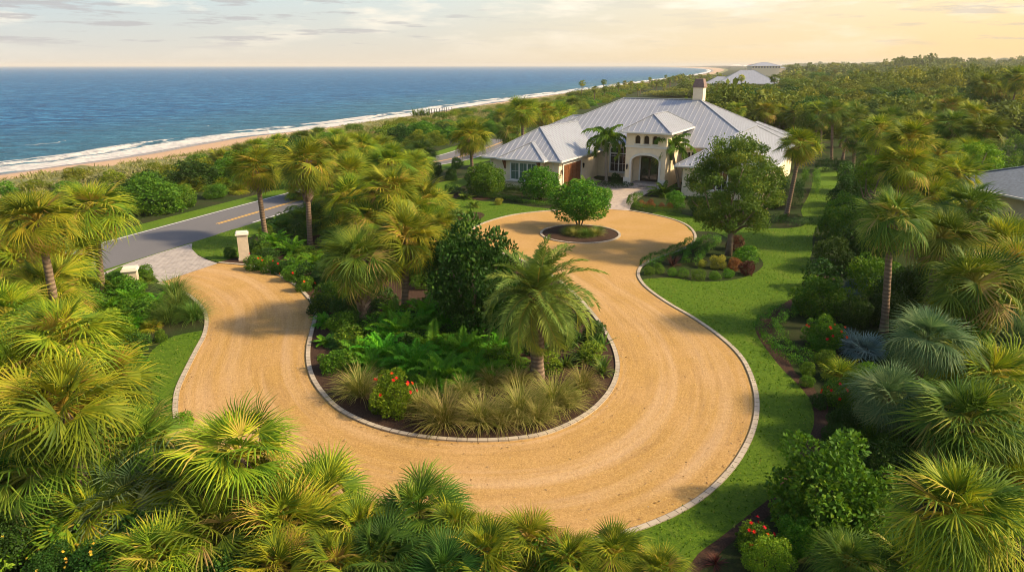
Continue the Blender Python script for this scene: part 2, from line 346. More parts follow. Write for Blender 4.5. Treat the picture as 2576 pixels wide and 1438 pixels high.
nrm/=np.linalg.norm(nrm,axis=1,keepdims=True)
snrm=(offset(shore,-1.)-shore)*sgn
rows=[(shore-snrm*30,ZW-2.0,1.),(shore-snrm*2,ZW-.25,1.),(shore,ZW,.8),(shore+(vegs-shore)*.28,ZW+.45,.5),(shore+(vegs-shore)*.6,ZW+.9,0.),(vegs,-1.4,0.),(vegs+nrm*7,-.35,0.),(vegs+nrm*16,.02,0.)]
v=[];wet=[]
for P,z,w in rows:
    for i,p in enumerate(P): v.append((p[0],p[1],z+(0.35*math.sin(i*1.7)+.25*math.sin(i*.61) if z==-.35 else 0))); wet.append(w)
f=[(r*NS+i,(r+1)*NS+i,(r+1)*NS+i+1,r*NS+i+1) for r in range(len(rows)-1) for i in range(NS-1)]
me=bpy.data.meshes.new('beach'); me.from_pydata(v,[],f); a=me.attributes.new('wet','FLOAT','POINT'); a.data.foreach_set('value',wet); a=me.attributes.new('veg','FLOAT','POINT'); a.data.foreach_set('value',[x for x in (0,0,0,0,0,.0,.7,1.) for _ in range(NS)]); me.materials.append(M['sand'])
me.polygons.foreach_set('use_smooth',[True]*len(f)); me.update(); tag(link('beach',me),kind='structure')
# water: strips that follow the shore (with the breaker's swell) over a sheet to the horizon
offs=[-3,0,1.5,3,5,7,8.5,10,11.5,13,16,20,26,34,40,46,60,90]
hz={7:.06,8.5:.3,10:.55,11.5:.3,13:.08,34:.1,40:.32,46:.1}
v=[];sdv=[]
for o_ in offs:
    for i,p in enumerate(shore-snrm*o_):
        k=.5+.5*math.sin(i*.55+o_*.1)*math.sin(i*.21); v.append((p[0],p[1],ZW+.03*(1-o_/90)+hz.get(o_,0)*k)); sdv.append(max(o_,.02))
nr=len(offs); f=[((r+1)*NS+i,r*NS+i,r*NS+i+1,(r+1)*NS+i+1) for r in range(nr-1) for i in range(NS-1)]
base=len(v); B=16000
v+=[(-B,-200,ZW-.01),(B,-200,ZW-.01),(B,B,ZW-.01),(-B,B,ZW-.01)]; sdv+=[0]*4; f.append((base,base+1,base+2,base+3))
me=bpy.data.meshes.new('sea'); me.from_pydata(v,[],f); a=me.attributes.new('sd','FLOAT','POINT'); a.data.foreach_set('value',sdv); me.materials.append(M['water'])
me.polygons.foreach_set('use_smooth',[True]*len(f)); me.update(); tag(link('sea',me),kind='structure')
inner=vegs+nrm*15.5
gi=[inner[0]]
for p in inner[1:]:
    far=np.linalg.norm(p)>900
    if np.linalg.norm(p-gi[-1])>(40 if far else 2): gi.append(p)
itip=int(np.argmax([p[0] for p in gi]))
gi=[p for k,p in enumerate(gi) if k<=itip or (p[1]>gi[itip][1]+60)]
back=[p for k,p in enumerate(gi) if k>itip]; keep=gi[:itip+1]
for p in back:
    if p[0]<keep[-1][0]+5 and p[1]>keep[-1][1]: keep.append(p)
gi=keep; last=gi[-1]
print('ground edge',len(gi),gi[0],gi[itip],last)
ground_poly=[tuple(p) for p in gi]+[(last[0]-900,last[1]+1800),(-3000,14000),(14000,14000),(14000,-60),(gi[0][0]-5,-60)]
sheet('ground',ground_poly,0.0,M['ground'])
def hill(p):
    d=math.hypot(p[0],p[1]); az=math.degrees(math.atan2(p[0],p[1])); sm=lambda x:0 if x<=0 else (1 if x>=1 else x*x*(3-2*x))
    h=sm((d-260)/900)*sm((az-19)/14)*(7+2.5*math.sin(d*.006+az*.5))+sm((d-2300)/1500)*sm((az-8)/10)*(11+4*math.sin(az*1.7)+3*math.sin(az*4.1))
    return h-.3
hv=[];hf=[];na,nd=60,50
for i in range(nd):
    for j in range(na):
        d=240*(9000/240)**(i/(nd-1)); az=R(8+40*j/(na-1)); p=(d*math.sin(az),d*math.cos(az)); hv.append((p[0],p[1],hill(p)))
for i in range(nd-1):
    for j in range(na-1):
        q_=hv[(i+1)*na+j]; q0_=hv[i*na+j]
        if inside(q_,ground_poly) and inside(q0_,ground_poly): hf.append((i*na+j,i*na+j+1,(i+1)*na+j+1,(i+1)*na+j))
me=bpy.data.meshes.new('hills'); me.from_pydata(hv,[],hf); me.materials.append(M['ground']); me.update(); tag(link('hills',me),kind='structure')

# ------------------------------------------------------------------ driveway
outerB=[(403,711),(438,722),(480,742),(512,772),(525,800),(520,840),(500,880),(475,930),(455,975),(449,1010),(450,1045),(462,1090),(500,1150),(580,1225),(700,1292),(880,1345),(1080,1370),(1280,1373),(1420,1364),(1500,1350),(1600,1325),(1700,1283),(1780,1230),(1845,1160),(1885,1085),(1897,1020),(1888,960),(1860,900),(1810,850),(1740,800),(1680,765),(1630,730),(1607,705),(1602,685),(1615,665),(1660,645),(1710,628),(1740,610),(1745,590),(1727,568),(1690,552),(1640,540),(1582,530)]
topC=[(1582,530),(1550,527),(1521,526)]
leftC=[(1521,526),(1460,527),(1400,530),(1340,535),(1285,543),(1230,558),(1190,577),(1186,596),(1210,615),(1260,635),(1330,660),(1395,695),(1450,740),(1500,795),(1540,855),(1557,900),(1558,940),(1540,985),(1500,1030),(1440,1068),(1370,1095),(1290,1108),(1200,1112),(1110,1108),(1030,1098),(960,1082),(900,1060),(845,1030),(805,990),(780,950),(770,910),(771,870),(780,830),(788,790),(775,755),(735,715),(680,685),(620,669),(548,662)]
oB=W(outerB,8); tC=W(topC,4); lC=W(leftC,8)
drive_poly=[tuple(p) for p in oB]+[tuple(p) for p in tC[1:]]+[tuple(p) for p in lC[1:]]
sheet('driveway',drive_poly,.004,M['gravel'])
# wheel-worn lane laid over it, uv = across / along
kin=[p for p in lC]; i0=next(i for i,p in enumerate(lC) if p[1]<G(1330,660)[1]+.2 and p[0]>G(1300,640)[0])
inner_l=resample(lC[i0:][::-1],260)
outer_cut=[p for i,p in enumerate(oB) if i<=32*8]
outer_l=resample(outer_cut,260)
b=MB(); s=0; K=14
def lane(i,u): return inner_l[i]*(1-u)+outer_l[i]*u
for i in range(259):
    l=np.linalg.norm(lane(i+1,.5)-lane(i,.5))
    for k in range(K):
        u0=.03+.94*k/K; u1=.03+.94*(k+1)/K
        P=[lane(i,u0),lane(i,u1),lane(i+1,u1),lane(i+1,u0)]
        b.face([(p[0],p[1],.008) for p in P][::-1],[(u0,s),(u1,s),(u1,s+l),(u0,s+l)][::-1])
    s+=l
tag(link('driveway_lane',b.mesh('driveway_lane',M['gravel'])),kind='structure')
curb('driveway_outer_curb',oB,-.2,.05,M['curb']); curb('driveway_inner_curb',lC[2*8:],-.2,.06,M['curb'])
# island: everything the drive winds round
isl=[tuple(p) for p in lC[6*8:]]+[tuple(G(*p)) for p in [(560,656),(612,640),(640,600),(700,560),(900,480),(1060,470),(1130,520)]]
sheet('planted_island',isl,.012,M['mulch'])
circ=[G(1459,587)+np.array((math.cos(t),math.sin(t)))*3.0 for t in np.linspace(0,2*PI,64,endpoint=False)]
CC=G(1459,587); CC=np.array((CC[0],G(1459,612)[1]+3.0)); circ=[CC+np.array((math.cos(t),math.sin(t)))*2.95 for t in np.linspace(0,2*PI,64,endpoint=False)]
sheet('circle_bed',[tuple(p) for p in circ],.03,M['mulch']); curb('circle_curb',circ,-.2,.07,M['curb'],True)
# road, apron, pavers
up=[G(*p) for p in [(650,504),(575,524),(410,570),(244,613)]]; lo=[G(*p) for p in [(606,571.6),(501,604)]]
rd=(up[3]-up[0]); rd/=np.linalg.norm(rd); rn=np.array((-rd[1],rd[0]))
wid=abs(np.dot(lo[0]-up[0],rn)); wsgn=np.sign(np.dot(lo[0]-up[0],rn))
print('road width',wid,'dir',rd)
cR=[up[3]+rd*60,up[3]+rd*25,up[3],up[1],up[0],up[0]-rd*12]
far1=G(1102,391); far2=G(1230,350)
cR+= [ (up[0]-rd*12)*.45+far1*.55+np.array((-2,0)),far1,far2]
cR=catmull(cR,10); lR=offset(cR,wid*wsgn*-1*-1); 
if abs(np.dot(lR[12]-cR[12],rn)*wsgn-wid)>wid: lR=offset(cR,-wid*wsgn)
def strip(name,P,o0,o1,z,m,i0=0,i1=None):
    A=offset(P,o0)[i0:i1]; Bq=offset(P,o1)[i0:i1]; b=MB(); s=0
    for i in range(len(A)-1):
        q=[(*A[i],z),(*A[i+1],z),(*Bq[i+1],z),(*Bq[i],z)]
        n=(Vector(q[1])-Vector(q[0])).cross(Vector(q[2])-Vector(q[0]))
        b.face(q if n.z>0 else q[::-1])
    return tag(link(name,b.mesh(name,m)),kind='structure')
sg=1 if np.linalg.norm(offset(cR,wid)-lR)<1e-3 else -1
strip('verge',cR,-sg*2.2,sg*(wid+3.0),.010,M['lawn'])
strip('road',cR,0,sg*wid,.016,M['asphalt'])
strip('road_edge_line',cR,sg*.15,sg*.29,.020,M['linewhite']); strip('road_near_edge_line',cR,sg*(wid-.3),sg*(wid-.16),.020,M['linewhite'],26)
iy=25
strip('road_centre_line',cR,sg*(wid*.55),sg*(wid*.55+.13),.020,M['lineyellow'],iy); strip('road_centre_line',cR,sg*(wid*.55+.25),sg*(wid*.55+.38),.020,M['lineyellow'],iy)
apr=[(484,612),(482,626),(498,643),(521,654),(548,663),(403,711),(392,700),(370,680),(335,668),(300,672),(250,700),(215,702),(330,660),(400,637)]
sheet('apron',[tuple(G(*p)) for p in apr],.024,M['apron'])
fc=[(1521,526),(1530,508),(1539,495),(1525,480),(1507,470),(1480,468),(1430,478),(1428,470),(1470,432),(1500,452),(1590,466),(1592,473),(1640,473),(1632,484),(1606,500),(1590,512),(1583,530)]
sheet('forecourt',[tuple(G(*p)) for p in fc],.020,M['paver'])
# lawns
def lawn(px,z=.018,n=5): 
    P=W(px,n,True); sheet('lawn',[tuple(p) for p in P],z,M['lawn']); return P
LW=[]
LW.append(lawn([(486,612),(484,626),(500,641),(523,652),(552,657),(585,650),(612,640),(618,600),(622,568)],n=3))
LW.append(lawn([(518,832),(467,839),(423,852),(382,883),(371,913),(376,964),(386,998),(395,1050),(420,1090),(455,1085),(447,1045),(446,1010),(452,975),(472,930),(497,880),(516,845)],n=3))
LW.append(lawn([(1085,470),(1120,456),(1172,448),(1178,462),(1140,478),(1128,492),(1200,505),(1240,508),(1290,514),(1348,522),(1400,527),(1340,533),(1285,541),(1229,556),(1187,576),(1140,590),(1105,560),(1090,510)],n=3))
RL=[(1500,1353),(1600,1328),(1702,1286),(1783,1233),(1848,1162),(1889,1086),(1900,1020),(1891,958),(1863,898),(1812,847),(1742,797),(1682,762),(1632,727),(1611,705),(1685,699),(1754,708),(1823,707),(1875,697),(1908,681),(1920,662),(1900,640),(1850,610),(1800,585),(1748,580),(1722,560),(1790,560),(1860,572),(1927,575),(1996,573),(2026,562),(2015,530),(2030,500),(2042,470),(2050,436),(2070,420),(2112,438),(2089,509),(2070,545),(2046,590),(2044,628),(2038,656),(2056,687),(2040,720),(1986,755),(1934,785),(1906,801),(1899,825),(1910,853),(1934,887),(1968,929),(2003,963),(2027,991),(2040,1010),(2048,1051),(2040,1090),(2000,1160),(1960,1220),(1938,1251),(1888,1291),(1813,1351),(1758,1391),(1700,1450),(1560,1450),(1470,1400)]
LW.append(lawn(RL,n=3))
LW.append(lawn([(1640,539),(1690,551),(1725,567),(1745,585),(1790,560),(1720,540),(1660,532)],z=.015,n=2))
bedl=[(2060,690),(1990,752),(1936,783),(1902,800),(1895,826),(1905,855),(1930,889),(1964,931),(1999,965),(2023,992),(2036,1011),(2044,1052),(2036,1090),(1996,1160),(1956,1219),(1934,1250),(1884,1290),(1809,1350),(1754,1390),(1700,1450)]
sheet('planting_bed',[tuple(G(*p)) for p in bedl+[(x+(48 if k%2 else 38),y+8) for k,(x,y) in enumerate(bedl[::-1])]],.012,M['mulch'])
for px in ([(1140,545),(1165,537),(1205,534),(1219,541),(1205,552),(1170,557),(1145,555)],[(1135,492),(1150,484),(1190,488),(1230,497),(1225,503),(1180,502),(1145,500)]):
    sheet('planting_bed',[tuple(p) for p in W(px,4,True)],.026,M['mulch'])
# ------------------------------------------------------------------ houses
def m_roof(name,c,c2):
    m,nt=mat(name); v=objpos(nt); n=noise(nt,v,.7,5); n2=noise(nt,v,5,4); n3=noise(nt,v,1,5,.7,(3,.5,.5))
    col=mixc(nt,n,c,c2); col=mixc(nt,ramp(nt,n3,[(.5,(0,0,0)),(.7,(.35,.35,.35))]),col,tuple(x*.6 for x in c)); finish(nt,col,.42,bump(nt,n2,.08,.02),.5,.35); return m
M['roof']=m_roof('metal_roof',(.36,.385,.43),(.46,.48,.53)); M['seam']=simple('roof_seam',(.62,.62,.63),.45,.06,4,.5,.02,.2)
M['stucco']=simple('cream_stucco',(.84,.71,.51),.9,.06,2,.2,.25); M['trim']=simple('white_trim',(.72,.68,.6),.6,.04,3); M['gutter']=simple('white_gutter',(.74,.73,.70),.45,.04,3)
M['woodd']=simple('stained_wood',(.17,.062,.022),.5,.35,5,.4,.3); M['doorg']=simple('dark_door',(.018,.012,.009),.25,.2,5,.6)
M['brown']=simple('brown_cap',(.21,.14,.12),.7,.2,4); M['iron']=simple('dark_iron',(.03,.022,.017),.5,.2,5,.5)
M['shingle']=simple('grey_blue_shingle',(.17,.2,.24),.8,.25,5); M['stone']=simple('pillar_stone',(.55,.46,.35),.85,.1,4,.2,.3)
M['rroof']=simple('terracotta_roof',(.26,.12,.08),.8,.2,2); M['terracotta']=simple('pot_clay',(.12,.14,.13),.6,.2,5)
def glassm(name,c,r=.08):
    m,nt=mat(name); v=objpos(nt); n=noise(nt,v,1.7,3); finish(nt,ramp(nt,n,[(.35,tuple(x*.6 for x in c)),(.65,c)]),r,None,.8); return m
M['glass']=glassm('dark_glass',(.03,.035,.035)); M['shutter']=glassm('green_shuttered_glass',(.10,.19,.15),.3)

def roof_plane(b,ribs,poly,sp=.6,th=.10):
    """poly: 3D points, first edge is the eave. Adds slab to b and standing seams to ribs."""
    P=[Vector(p) for p in poly]; n=(P[1]-P[0]).cross(P[2]-P[0]).normalized()
    if n.z<0: n=-n
    b.face(P if (P[1]-P[0]).cross(P[2]-P[0]).z>0 else P[::-1])
    h=(P[1]-P[0]).normalized(); up=n.cross(h)
    if up.z<0: up=-up
    O=P[0]; q=[((p-O).dot(h),(p-O).dot(up)) for p in P]; xs=[a[0] for a in q]; x=min(xs)+sp*.5
    while x<max(xs):
        ys=[]
        for i in range(len(q)):
            (x0,y0),(x1,y1)=q[i],q[(i+1)%len(q)]
            if (x0>x)!=(x1>x): ys.append(y0+(y1-y0)*(x-x0)/(x1-x0))
        ys.sort()
        for a,c in zip(ys[::2],ys[1::2]):
            if c-a>.15: ribs.obox(O+h*x+up*a+n*.015,O+h*x+up*c+n*.015,.03,.035,n)
        x+=sp
def hip_roof(root,a0,a1,b0,b1,ze,slope,sp=.6,name='roof',mr=None,ms=None,seams=True):
    """hip roof over a rectangle: ridge runs along the longer side"""
    wa=a1-a0; wb=b1-b0; b=MB(); rb=MB(); tr=MB(); h=min(wa,wb)/2; zr=ze+slope*h
    c=[(a0,b0,ze),(a1,b0,ze),(a1,b1,ze),(a0,b1,ze)]
    if wb>=wa: r0=((a0+a1)/2,b0+h,zr); r1=((a0+a1)/2,b1-h,zr); pl=[[c[0],c[1],r0],[c[1],c[2],r1,r0],[c[2],c[3],r1],[c[3],c[0],r0,r1]]; hips=[(c[0],r0),(c[1],r0),(c[2],r1),(c[3],r1),(r0,r1)]
    else: r0=(a0+h,(b0+b1)/2,zr); r1=(a1-h,(b0+b1)/2,zr); pl=[[c[0],c[1],r1,r0],[c[1],c[2],r1],[c[2],c[3],r0,r1],[c[3],c[0],r0]]; hips=[(c[0],r0),(c[3],r0),(c[1],r1),(c[2],r1),(r0,r1)]
    for p in pl: roof_plane(b,rb,p,sp)
    b.face([(x,y,ze-.04) for x,y,z in c][::-1])
    for i in range(4):
        x,y=c[i],c[(i+1)%4]; b.face([(x[0],x[1],ze-.04),(y[0],y[1],ze-.04),y,x])
    ro=link(name,b.mesh(name,mr or M['roof']),root)
    if seams: link('roof_seams',rb.mesh('roof_seams',ms or M['seam']),ro)
    cap=MB()
    for p,q in hips: cap.obox(Vector(p)+Vector((0,0,.05)),Vector(q)+Vector((0,0,.05)),.2,.06)
    link('ridge_cap',cap.mesh('ridge_cap',M['roof'] if mr is None else mr),ro)
    g=MB()
    for i in range(4):
        x,y=Vector(c[i]),Vector(c[(i+1)%4]); e=(y-x).normalized(); o=Vector((e.y,-e.x,0))*.07
        g.obox(x+o-e*.12+Vector((0,0,-.09)),y+o+e*.12+Vector((0,0,-.09)),.13,.15)
    link('gutter',g.mesh('gutter',M['gutter']),ro)
    return ro
def poly_holes(b,outer,holes,t,fr):
    """wall slab with openings; fr(x,z,d) -> point"""
    loops=[[Vector((x,z,0)) for x,z in outer]]+[[Vector((x,z,0)) for x,z in h] for h in holes]
    flat=[p for l in loops for p in l]
    for tr in tessellate_polygon(loops):
        for d in (0,t): b.face([fr(flat[i].x,flat[i].y,d) for i in tr])
    for l in loops:
        for i in range(len(l)):
            p,q=l[i],l[(i+1)%len(l)]; b.face([fr(p.x,p.y,0),fr(q.x,q.y,0),fr(q.x,q.y,t),fr(p.x,p.y,t)])
def arch(x0,x1,z0,zs,rise,n=14):
    c=(x0+x1)/2; w=(x1-x0)/2
    return [(x0,z0)]+[(c-w*math.cos(PI*k/n),zs+rise*math.sin(PI*k/n)) for k in range(n+1)]+[(x1,z0)]
def window(root,fr,x0,x1,z0,z1,nm,nh,glass,name='window',sill=True,transom=None):
    """fr(x,z,d): d is metres out of the wall; frame stands proud, pane sits back"""
    def bx(b,xa,xb,za,zb,d0,d1):
        p=[fr(x,z,d) for d in (d0,d1) for x,z in ((xa,za),(xb,za),(xb,zb),(xa,zb))]
        for f in ((0,1,2,3),(7,6,5,4),(1,0,4,5),(2,1,5,6),(3,2,6,7),(0,3,7,4)): b.face([p[i] for i in f])
    b=MB(); w=.13
    bx(b,x0-w,x0,z0-w,z1+w,.003,.09); bx(b,x1,x1+w,z0-w,z1+w,.003,.09); bx(b,x0,x1,z1,z1+w,.003,.09); bx(b,x0,x1,z0-w,z0,.003,.09)
    for k in range(1,nm): xx=x0+(x1-x0)*k/nm; bx(b,xx-.07,xx+.07,z0,z1,.003,.08)
    if transom: bx(b,x0,x1,transom-.06,transom+.06,.003,.075)
    fo=link(name,b.mesh(name,M['gutter']),root)
    b=MB(); bx(b,x0+.002,x1-.002,z0+.002,z1-.002,.002,.03); link('pane',b.mesh('pane',glass),fo)
    b=MB()
    for k in range(nm):
        for j in range(1,nh): zz=z0+(z1-z0)*j/nh; bx(b,x0+(x1-x0)*k/nm+.07,x0+(x1-x0)*(k+1)/nm-.07,zz-.018,zz+.018,.031,.05)
        xm=x0+(x1-x0)*(k+.5)/nm; bx(b,xm-.015,xm+.015,z0+.005,z1-.005,.031,.048)
    link('glazing_bar',b.mesh('glazing_bar',M['gutter']),fo)
    if sill: b=MB(); bx(b,x0-.28,x1+.28,z0-w-.1,z0-w-.004,.0,.16); link('sill',b.mesh('sill',M['trim']),fo)
    return fo
H=empty('house',(5.5,71.2,0),R(-28))
tag(H,'large cream stucco house with pale metal hip roofs and arched entrance tower','house')
def hw(a,b,z=0): t=R(-28); return np.array((5.5+a*math.cos(t)-b*math.sin(t),71.2+a*math.sin(t)+b*math.cos(t),z))
def wallbox(name,a0,a1,b0,b1,z0,z1,m=None,parent=None): b=MB(); b.box((a0,b0,z0),(a1,b1,z1)); return link(name,b.mesh(name,m or M['stucco']),parent or H)
wallbox('garage_wing_wall',-9.2,-1.0,.6,12.6,-.05,3.14); wallbox('main_wall',-9.42,16.9,11.9,28.7,-.05,4.1); wallbox('right_wing_wall',11.3,19.1,3.4,24.4,-.05,3.14); wallbox('rear_wing_wall',-13.4,-5,18.6,27.4,-.05,3.55)
wallbox('bay_wall',-7.0,-2.6,-.3,.598,-.05,3.05)
hip_roof(H,-9.8,-.5,0,20,3.1,.62); hip_roof(H,-10,17.5,11.3,29.3,4.05,.505); hip_roof(H,10.7,19.7,2.8,25,3.1,.60); hip_roof(H,-14,0,18,28,3.6,.5)
hip_roof(H,-7.5,-2.1,-.85,6,3.14,.56)
hip_roof(H,9.5,17.5,27,36.5,3.6,.45)
wallbox('rear_gable_wall',10.1,16.9,28.72,35.9,0,3.6)
# tower
TA0,TA1,TB=4.35,8.75,6.1
def trf(x,z,d): return (x,TB+d,z)
b=MB(); poly_holes(b,[(TA0,-.05),(TA0,5.85),(TA1,5.85),(TA1,-.05),(8.05,-.05),(8.05,2.75)]+[(6.55+1.5*math.cos(PI*k/14),2.75+.7*math.sin(PI*k/14)) for k in range(1,14)]+[(5.05,2.75),(5.05,-.05)],[arch(x-.3,x+.3,4.62,5.2,.28,8) for x in (5.6,6.55,7.5)],.35,trf)
link('tower_wall',b.mesh('tower_wall',M['stucco']),H)
b=MB(); b.box((TA0,TB+.352,-.05),(TA0+.3,12.2,5.85)); b.box((TA1-.3,TB+.352,-.05),(TA1,12.2,5.85)); b.box((TA0+.302,7.9,0),(TA1-.302,8.1,3.9)); b.box((TA0+.302,TB+.352,3.9),(TA1-.302,8.1,4.0)); link('porch_wall',b.mesh('porch_wall',M['stucco']),H)
b=MB(); b.box((TA0+.302,TB+.6,4.3),(TA1-.302,TB+.7,5.84)); link('tower_screen',b.mesh('tower_screen',simple('tower_screen',(.12,.085,.045),.8)),H)
hip_roof(H,3.75,9.3,5.5,16,5.9,.6)
b=MB(); b.box((TA0-.1,TB-.12,4.2),(TA1+.1,TB-.001,4.42)); b.box((TA1+.001,TB,4.2),(TA1+.1,10,4.42)); b.box((TA0-.1,TB,4.2),(TA0-.001,10,4.42))
for x in (5.6,6.55,7.5): b.box((x-.38,TB-.07,4.47),(x+.38,TB-.002,4.6))
link('belt_course',b.mesh('belt_course',M['trim']),H)
b=MB()
A1=arch(5.05,8.05,-.05,2.75,.7); A2=arch(4.83,8.27,-.05,2.75,.95)
for i in range(len(A1)-1):
    p,q,r,s_=A1[i],A1[i+1],A2[i+1],A2[i]
    for d in (-.09,): b.face([(p[0],TB+d,p[1]),(q[0],TB+d,q[1]),(r[0],TB+d,r[1]),(s_[0],TB+d,s_[1])])
    b.face([(p[0],TB-.09,p[1]),(q[0],TB-.09,q[1]),(q[0],TB-.002,q[1]),(p[0],TB-.002,p[1])]); b.face([(s_[0],TB-.09,s_[1]),(r[0],TB-.09,r[1]),(r[0],TB-.002,r[1]),(s_[0],TB-.002,s_[1])])
link('arch_trim',b.mesh('arch_trim',M['trim']),H)
b=MB(); b.box((TA0-.12,TB-.12,-.05),(4.82,TB-.003,1.0)); link('tower_plinth',b.mesh('tower_plinth',M['trim']),H); b=MB(); b.box((8.28,TB-.12,-.05),(TA1+.12,TB-.003,1.0)); link('tower_plinth',b.mesh('tower_plinth',M['trim']),H)
b=MB(); b.box((5.06,TB-.9,-.05),(8.04,TB-.1,.15)); b.box((5.06,TB-.5,.15),(8.04,TB-.101,.3)); b.box((TA0+.31,TB-.098,-.04),(TA1-.31,8.89,.42)) if False else b.box((5.06,TB-.1,-.05),(8.04,7.89,.44)); link('entry_steps',b.mesh('entry_steps',M['paver']),H)
b=MB(); b.box((5.55,7.8,.44),(7.55,7.88,3.15)); d=link('front_door',b.mesh('front_door',M['doorg']),H)
b=MB(); b.box((5.38,7.76,.44),(5.549,7.88,3.3)); b.box((7.551,7.76,.44),(7.72,7.88,3.3)); b.box((5.38,7.76,3.151),(7.72,7.88,3.3)); link('door_frame',b.mesh('door_frame',M['gutter']),d)
b=MB(); b.box((6.5,7.77,.9),(6.54,7.798,1.7)); b.box((6.58,7.77,.9),(6.62,7.798,1.7)); link('handle',b.mesh('handle',M['brown']),d)
b=MB()
for x in (5.7,6.68): b.box((x,7.785,.7),(x+.72,7.799,2.95))
link('door_glass',b.mesh('door_glass',M['glass']),d)
# windows
window(H,lambda x,z,d:(x,-.3-d,z),-6.15,-3.25,.95,2.65,3,2,M['shutter'])
b=MB(); b.box((-7.08,-.4,.62),(-2.52,-.302,.76)); link('bay_sill_band',b.mesh('bay_sill_band',M['trim']),H)
window(H,lambda x,z,d:(x,11.9-d,z),.6,2.6,.7,3.35,2,3,M['glass'],transom=2.75)
window(H,lambda x,z,d:(x,11.9-d,z),9.2,10.7,.7,3.35,2,3,M['glass'],transom=2.75)
window(H,lambda x,z,d:(x,3.4-d,z),13.6,16.8,.9,2.6,3,2,M['glass'])
window(H,lambda x,z,d:(19.1+d,x,z),6,8,.9,2.6,2,2,M['glass']); window(H,lambda x,z,d:(19.1+d,x,z),12,14,.9,2.6,2,2,M['glass'])
# garage door on the side wall
b=MB(); b.box((-.998,1.7,-.03),(-.93,6.4,2.45)); gd=link('garage_door',b.mesh('garage_door',M['woodd']),H)
b=MB()
for k in range(4):
    for j in range(4): b.box((-.929,1.8+k*1.15,.1+j*.6),(-.905,2.78+k*1.15,.55+j*.6))
link('door_panels',b.mesh('door_panels',M['woodd']),gd)
b=MB(); b.box((-.997,1.45,-.03),(-.88,1.69,2.7)); b.box((-.997,6.41,-.03),(-.88,6.65,2.7)); b.box((-.997,1.692,2.46),(-.88,6.408,2.7)); link('door_frame',b.mesh('door_frame',M['trim']),gd)
def lantern(x,y,z,ax):
    b=MB(); o=(.14,0) if ax=='a' else (0,-.14)
    cx,cy=x+o[0],y+o[1]
    b.box((min(x,cx)-.02,min(y,cy)-.02,z+.22),(max(x,cx)+.02,max(y,cy)+.02,z+.27)); b.tube([(cx,cy,z-.22),(cx,cy,z+.18)],[.07,.11],6); b.tube([(cx,cy,z+.18),(cx,cy,z+.36)],[.13,.02],6)
    link('wall_lantern',b.mesh('wall_lantern',M['iron']),H)
lantern(-.99,1.15,1.75,'a'); lantern(-.99,7.1,1.75,'a'); lantern(4.6,TB,2.1,'b')
for x in (-6.9,-2.85):
    b=MB(); b.face([(x-.07,-.302,3.0),(x-.07,-.85,3.0),(x-.07,-.85,2.85),(x-.07,-.302,1.95)]); b.face([(x+.07,-.302,3.0),(x+.07,-.85,3.0),(x+.07,-.85,2.85),(x+.07,-.302,1.95)][::-1])
    b.face([(x-.07,-.85,3.0),(x+.07,-.85,3.0),(x+.07,-.85,2.85),(x-.07,-.85,2.85)]); b.face([(x-.07,-.85,2.85),(x+.07,-.85,2.85),(x+.07,-.302,1.95),(x-.07,-.302,1.95)])
    link('wood_bracket',b.mesh('wood_bracket',M['woodd']),H)
for x,y in ((-9.1,.52),(-1.6,.52)):
    b=MB(); b.tube([(x,y-.45,3.0),(x,y-.1,2.75),(x,y-.05,2.6),(x,y-.05,.05)],.05,6); link('downspout',b.mesh('downspout',M['gutter']),H)
# chimney
b=MB(); b.box((7.6,20.2,6.5),(8.8,21.6,10.0)); ch=link('chimney',b.mesh('chimney',M['stucco']),H)
b=MB()
c0=[(7.5,20.1),(8.9,20.1),(8.9,21.7),(7.5,21.7)]; c1=[(7.75,20.35),(8.65,20.35),(8.65,21.45),(7.75,21.45)]
b.prism(c0,10.001,10.12)
for i in range(4): j=(i+1)%4; b.face([(*c0[i],10.12),(*c0[j],10.12),(*c1[j],11.0),(*c1[i],11.0)])
b.face([(*p,11.0) for p in c1]); link('chimney_cap',b.mesh('chimney_cap',M['brown']),ch)
# gate pillars
def pillar(px,py,label,h=1.75):
    g=G(px,py); e=empty('gate_pillar',(g[0],g[1],0),R(20)); tag(e,label,'pillar','stone gate pillars')
    b=MB(); b.box((-.33,-.33,-.02),(.33,.33,h)); link('shaft',b.mesh('shaft',M['stone']),e)
    b=MB(); b.box((-.42,-.42,h),(.42,.42,h+.09)); b.box((-.36,-.36,h+.09),(.36,.36,h+.17)); link('capstone',b.mesh('capstone',M['trim']),e)
    b=MB(); b.box((-.38,-.38,-.02),(.38,.38,.16)); link('base',b.mesh('base',M['stone']),e)
pillar(616,652,'cream stone gate pillar on the small lawn beside the paved apron'); pillar(338,740,'cream gate pillar top showing above shrubs left of the apron',1.45)
# far houses
def far_house(x,y,w,d,hwall,slope,rot,label,mr=None,extra=(),cat='house'):
    g=G(x,y); e=empty('house',(g[0],g[1],0),R(rot)); tag(e,label,cat)
    b=MB(); b.box((-w/2,0,0),(w/2,d,hwall)); link('wall',b.mesh('wall',M['stucco']),e)
    hip_roof(e,-w/2-.8,w/2+.8,-.8,d+.8,hwall+.02,slope,1.2,mr=mr,seams=mr is None)
    for (a0,a1,b0,b1,ze) in extra:
        b=MB(); b.box((a0+.5,b0+.5,0),(a1-.5,b1-.5,ze)); link('wing_wall',b.mesh('wing_wall',M['stucco']),e); hip_roof(e,a0,a1,b0,b1,ze+.02,slope,1.2,mr=mr,seams=mr is None)
    n=max(2,int(w/3.2))
    for k in range(n): xx=-w/2+(k+.5)*w/n; window(e,lambda x_,z_,d_:(x_,-d_,z_),xx-.8,xx+.8,hwall-2.3,hwall-.5,2,2,M['glass'],sill=False)
    return e
